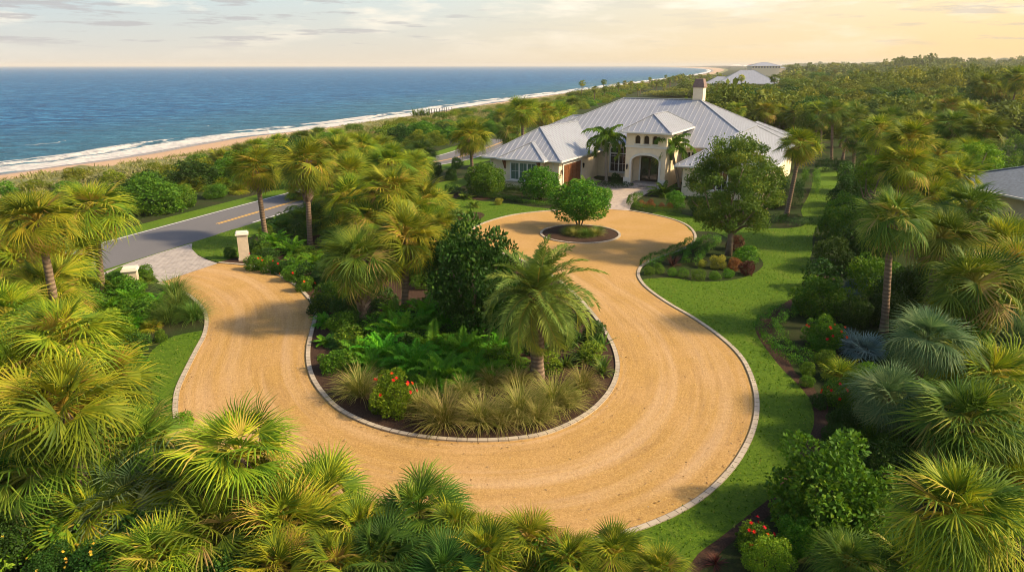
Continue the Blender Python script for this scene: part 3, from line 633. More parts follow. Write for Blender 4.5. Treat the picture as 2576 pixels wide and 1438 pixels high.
far_house(1880,236,26,20,4.5,.55,-12,'white walled neighbouring house with pale metal hip roof behind the palms',extra=((-19,-4,6,18,4.2),(8,19,8,20,4.3)))
e=far_house(1925,193,33,26,12,.3,-6,'tall distant house with a white roof, beyond the neighbouring metal roof',extra=((10,24,2,20,9.5),))
for k,(x,y,w,mr) in enumerate(((1853,172.5,50,'wr'),(1882,173,44,'wr'),(1893,170.5,60,'rr'),(1915,169.5,70,'rr'),(1936,170.5,55,'rr'),(1905,172.5,40,'wr'))):
    g=G(x,y); e=empty('house',(g[0],g[1],0),R(-10+k*7)); tag(e,['small white distant house nearest the curve of the beach','small white house right of the first one on the far hill','red roofed house at the left of the hazy far village','wide red roofed house in the middle of the far village','red roofed house at the right end of the far village','white house below the red roofs of the far village'][k],'house','houses of the far village')
    b=MB(); b.box((-w/2,0,0),(w/2,w*.5,w*.22)); link('wall',b.mesh('wall',M['stucco'] if mr=='wr' else M['rroof']),e); hip_roof(e,-w/2-1,w/2+1,-1,w*.5+1,w*.22+.02,.45,3,mr=M['trim'] if mr=='wr' else M['rroof'],seams=False)
# grey shingle roof at the right edge
g=G(2835,600); e=empty('house',(g[0],g[1],0),R(10)); tag(e,'low house with grey blue shingle roof at the right edge','house')
b=MB(); b.box((-7,0,0),(8,10,3)); link('wall',b.mesh('wall',M['stucco']),e); hip_roof(e,-8,9,-1,11,3.02,.36,mr=M['shingle'],seams=False)
exec_foliage=True
#FOLIAGE
# ------------------------------------------------------------------ foliage shapes
def rotz(q,a): c,s=math.cos(a),math.sin(a); return np.stack([q[...,0]*c-q[...,1]*s,q[...,0]*s+q[...,1]*c,q[...,2]],-1)
def roty(q,a): c,s=math.cos(a),math.sin(a); return np.stack([q[...,0]*c-q[...,2]*s,q[...,1],q[...,0]*s+q[...,2]*c],-1)  # +a lifts x
def rotx(q,a): c,s=math.cos(a),math.sin(a); return np.stack([q[...,0],q[...,1]*c-q[...,2]*s,q[...,1]*s+q[...,2]*c],-1)
def ribbon(P,Wd,side):
    A=P-side*Wd[:,None]/2; Bq=P+side*Wd[:,None]/2
    return np.stack([A[:-1],A[1:],Bq[1:],Bq[:-1]],1)
def fan_frond(r,nseg,Lp,Ls,spread,droop,costa,tau,stiff=1.):
    th=np.linspace(-spread,spread,nseg)+r.normal(0,.015,nseg); dth=2*spread/nseg
    l=Ls*(1-.3*(np.abs(th)/PI)**1.5)*r.uniform(.86,1.06,nseg); T=np.array([.03,.34,.68,1.]); Wf=np.array([.06,.84,.5,.03])
    q=[]
    dr=droop*r.uniform(.6,1.5,nseg); tw=r.normal(0,.06,nseg)
    for i in range(nseg):
        rad=T*l[i]; w=Wf*.42*l[i]*dth/2; a=th[i]
        z=-dr[i]*rad**2*(1+1.6*np.clip(T-.55,0,1))-.16*l[i]*np.clip(T-.7,0,1)/.3*r.uniform(0,1.3)-costa*math.cos(a)*rad**2
        c=np.stack([rad*math.cos(a)*(1-.12*dr[i]*rad),rad*math.sin(a)*(1-.12*dr[i]*rad),z],-1); s=np.array([-math.sin(a),math.cos(a),tw[i]])
        lft=c-s*w[:,None]; rgt=c+s*w[:,None]; lft[:,2]-=w*.55; rgt[:,2]-=w*.55
        for k in range(3):
            q.append([lft[k],lft[k+1],c[k+1],c[k]]); q.append([c[k],c[k+1],rgt[k+1],rgt[k]])
    q=np.array(q); q=roty(q,-tau); q[...,0]+=Lp
    n=4; sx=np.linspace(0.05,Lp,n); pet=np.stack([sx,0*sx,.08*np.sin(sx/Lp*PI)],-1)
    pq=np.concatenate([ribbon(pet,np.full(n,.05),np.array([0,1.,0])),ribbon(pet,np.full(n,.04),np.array([0,0,1.]))])
    return np.concatenate([q,pq]),nseg*6
def fan_crown(seed,nf=60,nseg=13,Lp=.92,Ls=.98,e0=89,e1=-55,dead=False,droop=.09,spread=1.55):
    r=np.random.default_rng(seed); Q=[];V=[]
    for k in range(nf):
        u=(k+.5)/nf; e=.45*math.asin(math.sin(R(e0))+(math.sin(R(e1))-math.sin(R(e0)))*u)+.55*R(e0+(e1-e0)*u)+r.normal(0,.13); az=k*2.39996+r.normal(0,.18)
        tau=.02+.45*u+r.normal(0,.22); dr=droop*(.2+1.7*u)
        if dead: tau+=.35; dr*=1.6
        sz=(.72+.28*min(1,u*3))*r.uniform(.9,1.08); lpk=r.uniform(.62,1.12)
        q,ns=fan_frond(r,nseg,Lp*sz*(.75 if dead else lpk),Ls*sz,spread*r.uniform(.8,1.05)*(.5 if dead else 1),dr,.03+.12*u,tau)
        q=rotx(q,r.normal(0,.45)); q=roty(q,e); q=rotz(q,az)
        v=np.full(len(q),np.clip(r.normal(.38,.22)+(.5 if (u>.8 and r.random()<.4) or r.random()<.04 else 0),0,1)); v+=np.r_[np.repeat(r.normal(0,.15,ns//6),6),np.zeros(len(q)-ns)]+r.normal(0,.05,len(q)); v[ns:]=.9
        Q.append(q);V.append(v)
    return np.concatenate(Q),np.clip(np.concatenate(V),0,1)
def pin_frond(r,L_,e,curv,nl,ll,lw,vee=.5,drp=.5,taper=1.):
    ns=10; s=np.linspace(0,1,ns); ang=e-curv*s**1.3; ds=L_/(ns-1)
    x=np.r_[0,np.cumsum(np.cos((ang[1:]+ang[:-1])/2)*ds)]; z=np.r_[0,np.cumsum(np.sin((ang[1:]+ang[:-1])/2)*ds)]
    P=np.stack([x,0*x,z],-1); Q=[ribbon(P,np.linspace(.07,.012,ns)*L_/2.6,np.array([0,1.,0]))]
    t=np.linspace(.14,1,nl); q=[]
    for tt in t:
        p=np.array([np.interp(tt,s,x),0,np.interp(tt,s,z)]); a=np.interp(tt,s,ang); fw=np.array([math.cos(a),0,math.sin(a)]); up=np.array([-math.sin(a),0,math.cos(a)])
        l=ll*(math.sin(PI*(.12+.86*tt**.8))**.6+.12)*r.uniform(.88,1.08); al=.45+.5*tt
        for sd in (-1,1):
            d=np.array([0,sd,0])*math.cos(al)+fw*math.sin(al)+up*(vee+r.normal(0,.15)); d/=np.linalg.norm(d)
            m=p+d*l*.5; e_=p+d*l+np.array([0,0,-drp*l*r.uniform(.5,1.2)]); w=fw*lw/2+up*r.normal(0,.1)*lw
            q.append([p-w*.4,m-w,m+w,p+w*.4]); q.append([m-w,e_,e_,m+w])
    return np.concatenate(Q+[np.array(q)]),ns-1
def pin_crown(seed,nf,L_,e0,e1,curv,nl,ll,lw,vee=.5,drp=.4):
    r=np.random.default_rng(seed); Q=[];V=[]
    for k in range(nf):
        u=(k+.5)/nf; q,n=pin_frond(r,L_*r.uniform(.85,1.05)*(.8+.2*min(1,3*u)),R(e0+(e1-e0)*u),curv*(.55+.8*u)*r.uniform(.8,1.2),nl,ll,lw,vee,drp)
        q=rotx(q,r.normal(0,.2)); q=rotz(q,k*2.39996+r.normal(0,.15)); v=np.full(len(q),np.clip(.1+.65*r.random()+.2*(u>.85),0,1))+r.normal(0,.07,len(q)); v[:n]=1
        Q.append(q);V.append(v)
    return np.concatenate(Q),np.clip(np.concatenate(V),0,1)
def leaves(r,P,Nn,size,asp=.45,jit=.6,up=.25):
    n=len(P); d=Nn+r.normal(0,jit,(n,3)); d/=np.linalg.norm(d,axis=1,keepdims=True)
    t=np.cross(d,r.normal(0,1,(n,3))); t/=np.maximum(np.linalg.norm(t,axis=1,keepdims=True),1e-6); t=t+Nn*up*r.uniform(0,2,(n,1)); t/=np.linalg.norm(t,axis=1,keepdims=True)
    s=np.cross(d,t); s/=np.maximum(np.linalg.norm(s,axis=1,keepdims=True),1e-6); l=(size*r.uniform(.65,1.3,n))[:,None]
    return np.stack([P,P+t*l*.5+s*l*asp/2,P+t*l-d*l*.08,P+t*l*.5-s*l*asp/2],1)
def blob(seed,n,lumps=14,lr=(.32,.5),size=.1,flat=1.,asp=.5,bottom=-.6,jit=.6,inner=.25,up=.3,spread=.62):
    """leafy crown made of overlapping lumps, about one metre in radius"""
    r=np.random.default_rng(seed); C=[];Rr=[]
    for k in range(lumps):
        u=r.normal(0,1,3); u/=np.linalg.norm(u); u[2]=max(u[2],bottom); C.append(u*spread*r.uniform(.6,1.05)); Rr.append(r.uniform(*lr))
    C.append(np.zeros(3)); Rr.append(.62); C=np.array(C);Rr=np.array(Rr)
    k=r.choice(len(C),n*2,p=Rr**2/(Rr**2).sum()); u=r.normal(0,1,(n*2,3)); u/=np.linalg.norm(u,axis=1,keepdims=True)
    f=np.where(r.random(n*2)<inner,r.uniform(.7,.95,n*2),r.uniform(.95,1.06,n*2)); P=C[k]+u*(Rr[k]*f)[:,None]
    d=np.linalg.norm(P[:,None]-C[None],axis=2)/Rr[None]; ok=(d.min(1)>.68)&(P[:,2]>bottom-.15); P=P[ok][:n];u=u[ok][:n];k=k[ok][:n]
    lv=r.random(len(C)); q=leaves(r,P,u,size,asp,jit,up); q[...,2]*=flat
    v=np.clip(.1+.35*lv[k]+.5*r.random(len(P)),0,1); return q,v
def tuft(seed,n,L_,w,e0=88,e1=25,curv=1.3,rad=.12,ns=4):
    r=np.random.default_rng(seed); Q=[];V=[]
    for k in range(n):
        u=r.random(); a=R(e0+(e1-e0)*u)-curv*np.linspace(0,1,ns+1)**1.4*r.uniform(.5,1.3); l=L_*r.uniform(.6,1.1); ds=l/ns
        x=np.r_[0,np.cumsum(np.cos(a[1:])*ds)]+rad*u; z=np.r_[0,np.cumsum(np.sin(a[1:])*ds)]; P=np.stack([x,0*x,z],-1); P[:,2]=np.maximum(P[:,2],.02)
        q=ribbon(P,w*np.array([.7,1,.9,.6,.1])[:ns+1],np.array([0,1.,0])); q=rotz(q,r.uniform(0,2*PI)); q[...,:2]+=r.normal(0,rad*.5,2); Q.append(q); V.append(np.full(len(q),r.random())+np.linspace(-.1,.25,len(q)))
    return np.concatenate(Q),np.clip(np.concatenate(V),0,1)
def hedge(name,P,wd,h,m,size=.09,dens=260,z0=0.,seed=1,lump=.08):
    """leafy clipped hedge following a path on the ground"""
    r=np.random.default_rng(seed); P=np.array(P); T=np.gradient(P,axis=0); T/=np.linalg.norm(T,axis=1,keepdims=True); Nr=np.stack([-T[:,1],T[:,0]],1)
    d=np.r_[0,np.cumsum(np.linalg.norm(np.diff(P,axis=0),axis=1))]; per=2*h+wd; n=int((d[-1]+wd)*per*dens); s=r.uniform(-wd*.35,d[-1]+wd*.35,n); a=r.uniform(0,1,n)*PI
    ca=np.sign(np.cos(a))*np.abs(np.cos(a))**.45; sa=np.abs(np.sin(a))**.45
    endf=np.clip(np.minimum(s+wd*.4,d[-1]+wd*.4-s)/(wd*.4),0.05,1)**.5
    base=np.stack([np.interp(s,d,P[:,0]),np.interp(s,d,P[:,1])],1)+np.stack([np.interp(s,d,T[:,0]),np.interp(s,d,T[:,1])],1)*(np.minimum(s,0)+np.maximum(s-d[-1],0))[:,None]; nn=np.stack([np.interp(s,d,Nr[:,0]),np.interp(s,d,Nr[:,1])],1)
    k=(1+lump*np.sin(s*2.1/wd+a)+lump*np.sin(s*5.3/wd+2*a))*r.uniform(.8,1.03,n)
    Q=np.zeros((n,3)); Q[:,:2]=base+nn*(ca*wd/2*endf*k)[:,None]; Q[:,2]=z0+sa*h*k*(.35+.65*endf)*r.uniform(.0,1,n)**(.18)
    N3=np.zeros((n,3)); N3[:,:2]=nn*ca[:,None]; N3[:,2]=sa; q=leaves(r,Q,N3,size,.5,.5,.3); me=quads(name,q,np.clip(r.random(n)*.8+.1*np.sin(s*3),0,1),m)
    return link(name,me)
MESH={}
def var(key,fn,m,name):
    kk_=(key,m)
    if kk_ not in MESH:
        if key not in MESH: MESH[key]=fn()
        q,v=MESH[key]; MESH[kk_]=quads(name,q,v,M[m])
    return MESH[kk_]
def crown_mesh(kind,i,m):
    i=i%6
    if kind=='fannear': return var(('fann',i),lambda:fan_crown(20+i,50,17,.86,1.12,89,-50,spread=1.45),m,'crown')
    if kind=='fan': return var(('fan',i),lambda:fan_crown(10+i),m,'crown')
    if kind=='fanlong': return var(('fanl',i),lambda:fan_crown(40+i,60,17,.85,1.1,89,-30,droop=.17,spread=1.35),m,'crown')
    if kind=='fanlow': return var(('fanlow',i),lambda:fan_crown(60+i,34,13,.7,.85,88,8,droop=.07,spread=1.6),m,'crown')
    if kind=='fanfar': return var(('fanf',i),lambda:fan_crown(80+i,40,10,.92,.95),m,'crown')
    if kind=='dead': return var(('dead',i),lambda:fan_crown(100+i,18,14,.9,.7,-50,-82,True),m,'dead_fronds')
    if kind=='date': return var(('date',i),lambda:pin_crown(120+i,50,2.85,86,-38,1.5,52,.55,.055,.35,.3),m,'crown')
    if kind=='fox': return var(('fox',i),lambda:pin_crown(140+i,15,2.3,74,-5,1.9,40,.62,.10,.5,.8),m,'crown')
    if kind=='pinlow': return var(('pinl',i),lambda:pin_crown(160+i,22,2.1,80,12,1.25,26,.5,.075,.45,.5),m,'fronds')
    if kind=='fern': return var(('fern',i),lambda:pin_crown(180+i,24,1.35,72,10,1.1,20,.30,.085,.3,.35),m,'fronds')
TRUNK={}
def trunk_mesh(kind,i):
    k=(kind,i%3)
    if k in TRUNK: return TRUNK[k]
    r=np.random.default_rng(300+i%3); b=MB(); n=14
    pts=[(.02*math.sin(t*5+i),.02*math.cos(t*4),t) for t in np.linspace(0,1,n)]
    if kind=='thin': rad=[.16-.05*t+.05*max(0,.12-t)/.12 for t in np.linspace(0,1,n)]
    elif kind=='fat': rad=[.30+.03*math.sin(t*20)+.07*max(0,t-.8)/.2 for t in np.linspace(0,1,n)]
    else: rad=[.20-.045*t+.06*max(0,.1-t)/.1+.012*(j%2) for j,t in enumerate(np.linspace(0,1,n))]
    b.tube(pts,rad,10); TRUNK[k]=b.mesh('trunk',M['smoothbark' if kind=='thin' else 'bark'],True,True); return TRUNK[k]
def boots_mesh():
    if 'boots' in TRUNK: return TRUNK['boots']
    r=np.random.default_rng(5); Q=[]
    for k in range(90):
        z=-2.0+2.1*k/90; az=k*2.39996; p=np.array([.17,0,z]); e=np.array([.17+.16,0,z+.26])
        sgn=1 if k%2 else -1; e[1]+=.09*sgn; s=np.array([0,.06,0]); q=np.array([[p-s,e-s*.6,e+s*.6,p+s],[p-s*1.,p-s+np.array([-.02,0,.12]),e-s*.6,p-s]]); Q.append(rotz(q,az))
    q=np.concatenate(Q); TRUNK['boots']=quads('leaf_boots',q,r.random(len(q)),M['boots']); return TRUNK['boots']
NAT={'fan':1.62,'fannear':1.7,'fanlong':1.75,'fanlow':1.38,'fanfar':1.6,'date':2.0,'fox':1.55,'pinlow':1.75,'fern':1.2}
PN=[0]; REG=[]      # REG: things that still need telling apart
def reg(o,label,cat,group,x,share=False): REG.append((o,label,cat,group,x,share))
def palm(x,y,r,m='fan',label=None,base=None,Rr=2.2,kind='fan',trunk='std',boots=False,dead=True,group=None,name='fan_palm',cat='palm tree',share=False,world=None,hgt=None,scl=1.):
    i=PN[0]; PN[0]+=1
    if kind=='fan' and r>=98: kind='fannear'
    if world is not None: P=np.array((world[0],world[1],hgt)); sc=scl; bw=np.array(world[:2])+np.array((random.uniform(-.3,.3),random.uniform(-.3,.3)))
    else:
        d=ray(x,y)
        if base: bw=G(*base); t=bw[1]/d[1]
        else: t=FPX*Rr/r
        if not base and HC+d[2]*t<.7: t=(.7-HC)/d[2]
        P=np.array((0,0,HC))+d*t; sc=r*t/FPX/NAT[kind]
        if not base: bw=P[:2]+np.array((random.uniform(-.25,.25),random.uniform(-.25,.25)))*min(1,P[2]/4)
    e=empty(name,(bw[0],bw[1],0)); tp=Vector((P[0]-bw[0],P[1]-bw[1],P[2]))
    rot=tp.to_track_quat('Z','Y').to_euler()
    tw=.8 if trunk=='std' else .9
    link('trunk',trunk_mesh(trunk,i),e,(0,0,-.05),rot,(tw*min(sc,1.2),tw*min(sc,1.2),tp.length+.05))
    rz=random.uniform(0,6.28)
    link('crown',crown_mesh(kind,i,m),e,tp,(random.uniform(-.22,.22),random.uniform(-.22,.22),rz),(sc,sc,sc*random.uniform(.92,1.05)))
    if dead and kind in('fan','fanlong','fannear'): link('dead_fronds',crown_mesh('dead',i,'dead'),e,tp+Vector((0,0,-.1)),(0,0,rz),(sc*.9,)*3)
    if boots: link('leaf_boots',boots_mesh(),e,tp,rot,(sc,sc,sc))
    if trunk=='thin':
        if 'cs' not in TRUNK: b=MB(); b.tube([(0,0,-1.0),(0,0,-.5),(0,0,.1)],[.12,.13,.07],9); TRUNK['cs']=b.mesh('crownshaft',simple('green_crownshaft',(.12,.2,.05),.5,.15,3),True,True)
        link('crownshaft',TRUNK['cs'],e,tp,None,(sc,sc,sc))
    reg(e,label or 'fan palm',cat,group,proj(P)[0],share); return e
def shrub_mesh(kind,i,m):
    i=i%4
    if kind=='fine': return var(('bf',i),lambda:blob(200+i,6500,26,(.2,.36),.085,1,.5,spread=.72),m,'foliage')
    if kind=='dense': return var(('bd',i),lambda:blob(210+i,11000,60,(.14,.25),.09,1,.5,bottom=-.75,spread=.84,up=.8,inner=.15),m,'foliage')
    if kind=='mid': return var(('bm',i),lambda:blob(220+i,2600,16,(.26,.42),.13,1,.5,spread=.68),m,'foliage')
    if kind=='ball': return var(('bb',i),lambda:blob(240+i,5200,30,(.25,.3),.08,1,.55,bottom=-.8,spread=.68,jit=.5),m,'foliage')
    if kind=='tidy': return var(('bt',i),lambda:blob(260+i,2200,12,(.42,.55),.12,1,.5,spread=.62),m,'foliage')
    if kind=='far': return var(('bx',i),lambda:blob(280+i,900,12,(.3,.5),.2,1,.6,spread=.62,bottom=-.3),m,'foliage')
    if kind=='tuft': return var(('tf',i),lambda:tuft(320+i,520,1.3,.02,90,35,1.1,.14),m,'blades')
    if kind=='strap': return var(('st',i),lambda:tuft(340+i,46,1.05,.10,85,20,.9,.15),m,'blades')
    if kind=='spiky': return var(('sp',i),lambda:tuft(360+i,60,.9,.07,85,5,.5,.08),m,'blades')
    return crown_mesh(kind,i,m)
def flowers(seed,n,rad,m='flower',s=.05):
    out=[]; r=np.random.default_rng(seed)
    key=('fl',m)
    if key not in MESH:
        q=[]
        for k in range(6): 
            a=k*PI/3; q.append([[0,0,0],[.5*math.cos(a-.45),.5*math.sin(a-.45),.25],[math.cos(a),math.sin(a),.2],[.5*math.cos(a+.45),.5*math.sin(a+.45),.25]])
        for k in range(5):
            a=k*2*PI/5; q.append([[0,0,.1],[.4*math.cos(a-.5),.4*math.sin(a-.5),.5],[.5*math.cos(a),.5*math.sin(a),.75],[.4*math.cos(a+.5),.4*math.sin(a+.5),.5]])
        MESH[key]=quads('flower',q,r.random(11),M[m])
    for k in range(n):
        u=r.normal(0,1,3); u[2]=abs(u[2])*.8+.2; u[1]=-abs(u[1]) if r.random()<.75 else u[1]; u/=np.linalg.norm(u); out.append((u*rad*1.0,Vector(u).to_track_quat('Z','Y').to_euler()))
    return MESH[key],out
def shrub(x,y,rx,m='shrub',kind='mid',ry=None,label='shrub',cat='shrub',group=None,name='shrub',share=False,nfl=0,fm='flower',fs=.085,bury=.55,ground=True,world=None,size=None,sq=1.):
    """x,y: centre of the plant in the picture; stands on the ground"""
    i=PN[0]; PN[0]+=1; tufty=kind in('tuft','strap','spiky','fern','pinlow','fanlow')
    nat={'tuft':.68,'strap':.85,'spiky':.8,'fern':NAT['fern'],'pinlow':NAT['pinlow'],'fanlow':NAT['fanlow']}.get(kind,1.)
    if world is not None: g=np.array(world[:2]); s=size/nat; sz=s*sq
    else:
        ry=ry or rx*.8
        yb=y+ry*(.75 if not tufty else .55)
        if yb<200: yb=200
        g=G(x,yb); t=g[1]/ray(x,yb)[1]; s=rx*t/FPX/nat; sz=s*sq if ry==rx*.8 else ry*t/FPX/nat*1.05*sq
    zc=0 if tufty else sz*bury
    o=link(name,shrub_mesh(kind,i,m),None,(g[0],g[1],zc+.02),(0,0,random.uniform(0,6.28) if nfl==0 else random.uniform(-.5,.5)),(s,s,sz))
    if nfl:
        fme,fl=flowers(400+i,nfl,.98,fm)
        for p,ro in fl: link('flower',fme,o,p,ro,(fs/s,fs/s,fs/sz))
    reg(o,label,cat,group,x if world is None else proj((g[0],g[1],zc))[0],share); return o
def mass(name,label,pts,kinds,smin,smax,sq,seed):
    r=np.random.default_rng(seed)
    for m in kinds:
        Q=[];V=[]
        for p in pts[kinds.index(m)::len(kinds)]:
            j=int(r.integers(4)); key=('bm',j)
            if key not in MESH: MESH[key]=blob(220+j,2600,16,(.26,.42),.13,1,.5,spread=.68)
            q,v=MESH[key]; n=1500 if p[1]<60 else 700; s=r.uniform(smin,smax); k=r.choice(len(q),n,replace=False); qq=rotz(q[k],r.uniform(0,6.28)); c=qq.mean(1,keepdims=True); qq=(c+(qq-c)*(1.35 if n<1000 else 1.1))*np.array((s,s,s*sq)); qq[...,2]+=s*sq*.5; qq[...,:2]+=p; Q.append(qq);V.append(np.clip(v[k]+r.normal(0,.1),0,1))
        if Q: tag(link(name,quads(name,np.concatenate(Q),np.concatenate(V),M[m])),label,'understory',kind='stuff')
def scatter(poly,dmin,n,seed,avoid=()):
    r=random.Random(seed); xs=[p[0] for p in poly]; ys=[p[1] for p in poly]; out=[]
    for _ in range(n*30):
        p=(r.uniform(min(xs),max(xs)),r.uniform(min(ys),max(ys)))
        if not inside(p,poly): continue
        if any((p[0]-q[0])**2+(p[1]-q[1])**2<dmin*dmin for q in out): continue
        if any(inside(p,a) for a in avoid): continue
        out.append(p)
        if len(out)>=n: break
    return out
def PXP(px): return [tuple(G(*p)) for p in px]
def in_view(p,z=0,mg=60):
    if p[1]<6: return False
    x,y=proj((p[0],p[1],z)); return -mg<x<2576+mg and y<1438+mg*3
AV=[drive_poly]+[[tuple(q) for q in l] for l in LW]+[PXP(apr),PXP(fc)]
roadpoly=[tuple(p) for p in cR]+[tuple(p) for p in lR[::-1]]; AV.append(roadpoly)
# ================================================================== the plants
T='front left palm thicket'
LFT=[(235,530,105,'fan_gold_lit',dict(base=(258,742),label='tall leaning fan palm with orange lit trunk, left of the apron')),
(95,560,105,'fan_gold_lit',dict(label='golden palm left of the leaning one, dunes behind it')),
(38,655,105,'fan_gold_lit',dict(Rr=2.3,label='golden palm cut by the left edge, below the dune palm')),
(5,590,95,'fan_gold_lit',dict(Rr=2.2)),(160,650,95,'fan_gold_lit',dict(Rr=2.2)),(120,735,115,'fan_gold_lit',dict(Rr=2.3,label='golden palm directly left of the leaning trunk base')),
(20,800,120,'fan_gold_lit',{}),(165,850,135,'fan_gold_lit',{}),(60,930,140,'fan_gold_lit',{}),(250,985,130,'fan_gold_lit',dict(label='bright palm overhanging the lime leaved shrub at left')),
(160,1030,165,'fan_gold_lit',{}),(20,1070,140,'fan',{}),(345,1130,150,'fan',dict(label='green palm just below the narrow left lawn')),
(90,1190,160,'fan',dict(label='palm with pale dead fronds hanging at the lower left')),(330,1260,150,'fan_blue',{}),
(600,1150,160,'fan_gold_lit',dict(label='brightest front palm overlapping the inside of the drive bend')),
(470,1235,140,'fan',{}),(235,1300,120,'fan',{}),(540,1345,160,'fan',dict(label='low palm at the bottom edge left of centre')),
(815,1255,125,'fan_gold_lit',dict(label='spiky bright palm left of the bottom drive curve')),(715,1330,150,'fan',{}),
(1055,1290,135,'fan',dict(label='front palm at the bottom centre against the gravel')),(960,1400,120,'fan_deep',{}),(1220,1395,115,'fan',{}),
(1330,1360,100,'fan_gold_lit',dict(label='bright low palm right of the bottom centre, on the gravel edge')),(850,1425,110,'fan',{}),(400,1405,120,'fan',{}),(1120,1440,110,'fan_deep',{}),
(1545,1400,95,'fan_gold_lit',dict(kind='fanlong',label='grassy bright palm at the bottom where the curb meets the lawn')),(1660,1440,80,'fan',dict(kind='fanlong')),(290,1060,110,'fan_gold_lit',{}),(20,1260,120,'fan',{}),(640,1270,120,'fan_gold_lit',{}),(900,1340,110,'fan_gold_lit',{}),(1150,1340,85,'fan',{}),(1430,1410,85,'fan_gold_lit',{}),(450,1150,100,'fan_gold_lit',{}),(130,780,100,'fan_gold_lit',{}),(700,1430,110,'fan',{})]
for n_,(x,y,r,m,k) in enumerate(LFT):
    if m=='fan' and not k.get('label') and n_%3: m='fan_gold_lit'  # more of the thicket takes the leaf colour painted as sunlit
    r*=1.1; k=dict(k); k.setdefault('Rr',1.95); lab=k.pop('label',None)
    palm(x,y,r,m,lab or ('blue green fan palm in the front left thicket' if m=='fan_blue' else 'golden lit fan palm in the front left thicket' if m=='fan_gold_lit' else 'green fan palm in the front left thicket'),group='fan palms of the front left thicket',boots=False,**k)
G2='fan palms of the grove inside the drive'
for x,y,r,m,k in [
(645,425,75,'fan_gold_lit',dict(base=(668,600),label='palm with orange trunk standing over the gate pillar')),
(770,412,80,'fan_gold_lit',dict(base=(781,622),boots=True,label='palm with criss cross boots beside the one over the pillar')),
(850,385,62,'fan_gold_lit',{}),(905,372,55,'fan',{}),(872,440,75,'fan_gold_lit',{}),(975,415,72,'fan_gold_lit',{}),(1040,415,58,'fan',{}),
(885,500,80,'fan_gold_lit',{}),(985,480,85,'fan_gold_lit',{}),(1065,500,70,'fan_gold_lit',{}),(930,560,85,'fan_gold_lit',{}),(1075,560,72,'fan_gold_lit',{}),(850,555,72,'fan',{}),
(1020,600,112,'fan_gold_lit',dict(base=(1019,800),label='golden palm in front of the grove with slim orange trunk')),
(905,655,115,'fan',dict(base=(917,830),boots=True,label='green palm with woven boot trunk at the grove front')),
(708,445,55,'fan_deep',{}),(815,430,62,'fan',{}),(835,500,66,'fan_gold_lit',{}),(930,430,66,'fan_gold_lit',{}),(935,505,70,'fan',{}),(1030,540,75,'fan_gold_lit',{}),(1100,520,55,'fan_gold_lit',{}),(860,610,70,'fan_deep',{}),(985,545,75,'fan_gold_lit',{}),(905,440,60,'fan_gold_lit',{}),(1010,450,62,'fan',{}),(1085,620,66,'fan_gold_lit',{}),
(790,560,66,'fan_deep',{}),(760,480,55,'fan',{}),(800,375,50,'fan_gold_lit',{}),(955,375,50,'fan_gold_lit',{}),(1115,575,55,'fan_gold_lit',{}),(1000,665,70,'fan',{}),(1090,680,50,'fan_deep',{}),(840,690,60,'fan_deep',{}),
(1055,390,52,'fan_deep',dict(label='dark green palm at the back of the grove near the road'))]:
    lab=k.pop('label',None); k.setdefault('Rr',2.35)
    if m=='fan' and not lab: m='fan_gold_lit'  # grove palms get the leaf with golden light in its colour
    palm(x,y,r,m,lab or ('golden lit fan palm crowded in the grove inside the drive' if m=='fan_gold_lit' else 'green fan palm crowded in the grove inside the drive'),group=G2,**k)
palm(1351,742,132,'date','feather leaved date palm with short fat trunk in the island',base=(1351,955),kind='date',trunk='fat',dead=False,name='date_palm')
palm(1525,352,46,'feather','slender feather palm left of the entrance arch',base=(1524.6,459),kind='fox',trunk='thin',dead=False,name='feather_palm',group='slender palms flanking the entrance')
palm(1690,372,48,'feather','slender feather palm right of the entrance arch',base=tuple(proj(hw(9.9,8.2,0))),kind='fox',trunk='thin',dead=False,name='feather_palm',group='slender palms flanking the entrance')
palm(1184,342,58,'fan_gold_lit','round golden lit palm standing alone left of the garage wing',base=(1189,452))
for x,y,r,m,lab in [(1283,330,46,'fan','green palm behind the garage roof, right of the lone golden palm'),(1315,278,50,'fan_gold_lit','tall palm in the clump between beach and garage roof'),(1365,285,42,'fan_gold_lit','palm in the middle of the clump behind the garage roof'),(1412,288,40,'fan_gold_lit','golden lit palm at the right end of the clump behind the house'),(1262,292,26,'fan_gold_lit','small orange lit palm left of the clump near the beach'),(1440,262,24,'fan','small palm above the rear wing roof'),
 (936,350,28,'dead','withered brown palm above the grove on the dune side')]:
    palm(x,y,r,m,lab,Rr=2.3,group='palms between the garage and the beach')
G3='tall palms right of the house'
for x,y,r,m,b,lab,R_ in [(2013,365,62,'fan_gold_lit',(1979,543),'round palm with long bare trunk right of the shade tree',None),(1925,352,40,'fan',None,'palm behind the shade tree crown over the right roof end',2.2),
 (2096,282,42,'fan',(2091,405),'tall palm with straight pale trunk behind the lawn gap',None),(2145,282,38,'fan_gold_lit',(2127,350),'palm leaning left next to the straight pale trunk',None),(2058,283,36,'fan_gold_lit',None,'left palm of the three behind the lawn gap',2.2),(2200,258,26,'fan_gold_lit',(2198,305),'lone small round palm above the dense grove',None),
 (2477,212,38,'fan_gold_lit',(2453,318),'left leaning palm of the tall three on the right skyline',None),(2515,232,36,'fan_gold_lit',(2499,308),'middle leaning palm of the tall three on the right skyline',None),(2562,200,42,'fan_gold_lit',(2531,318),'tallest leaning palm at the right skyline',None),(2394,268,38,'fan_gold_lit',None,'round palm left of the tall three on the skyline',2.4)]:
    palm(x,y,r,m,lab,base=b,Rr=R_ or 2.2,group=G3)
G4='fan palms of the right grove'
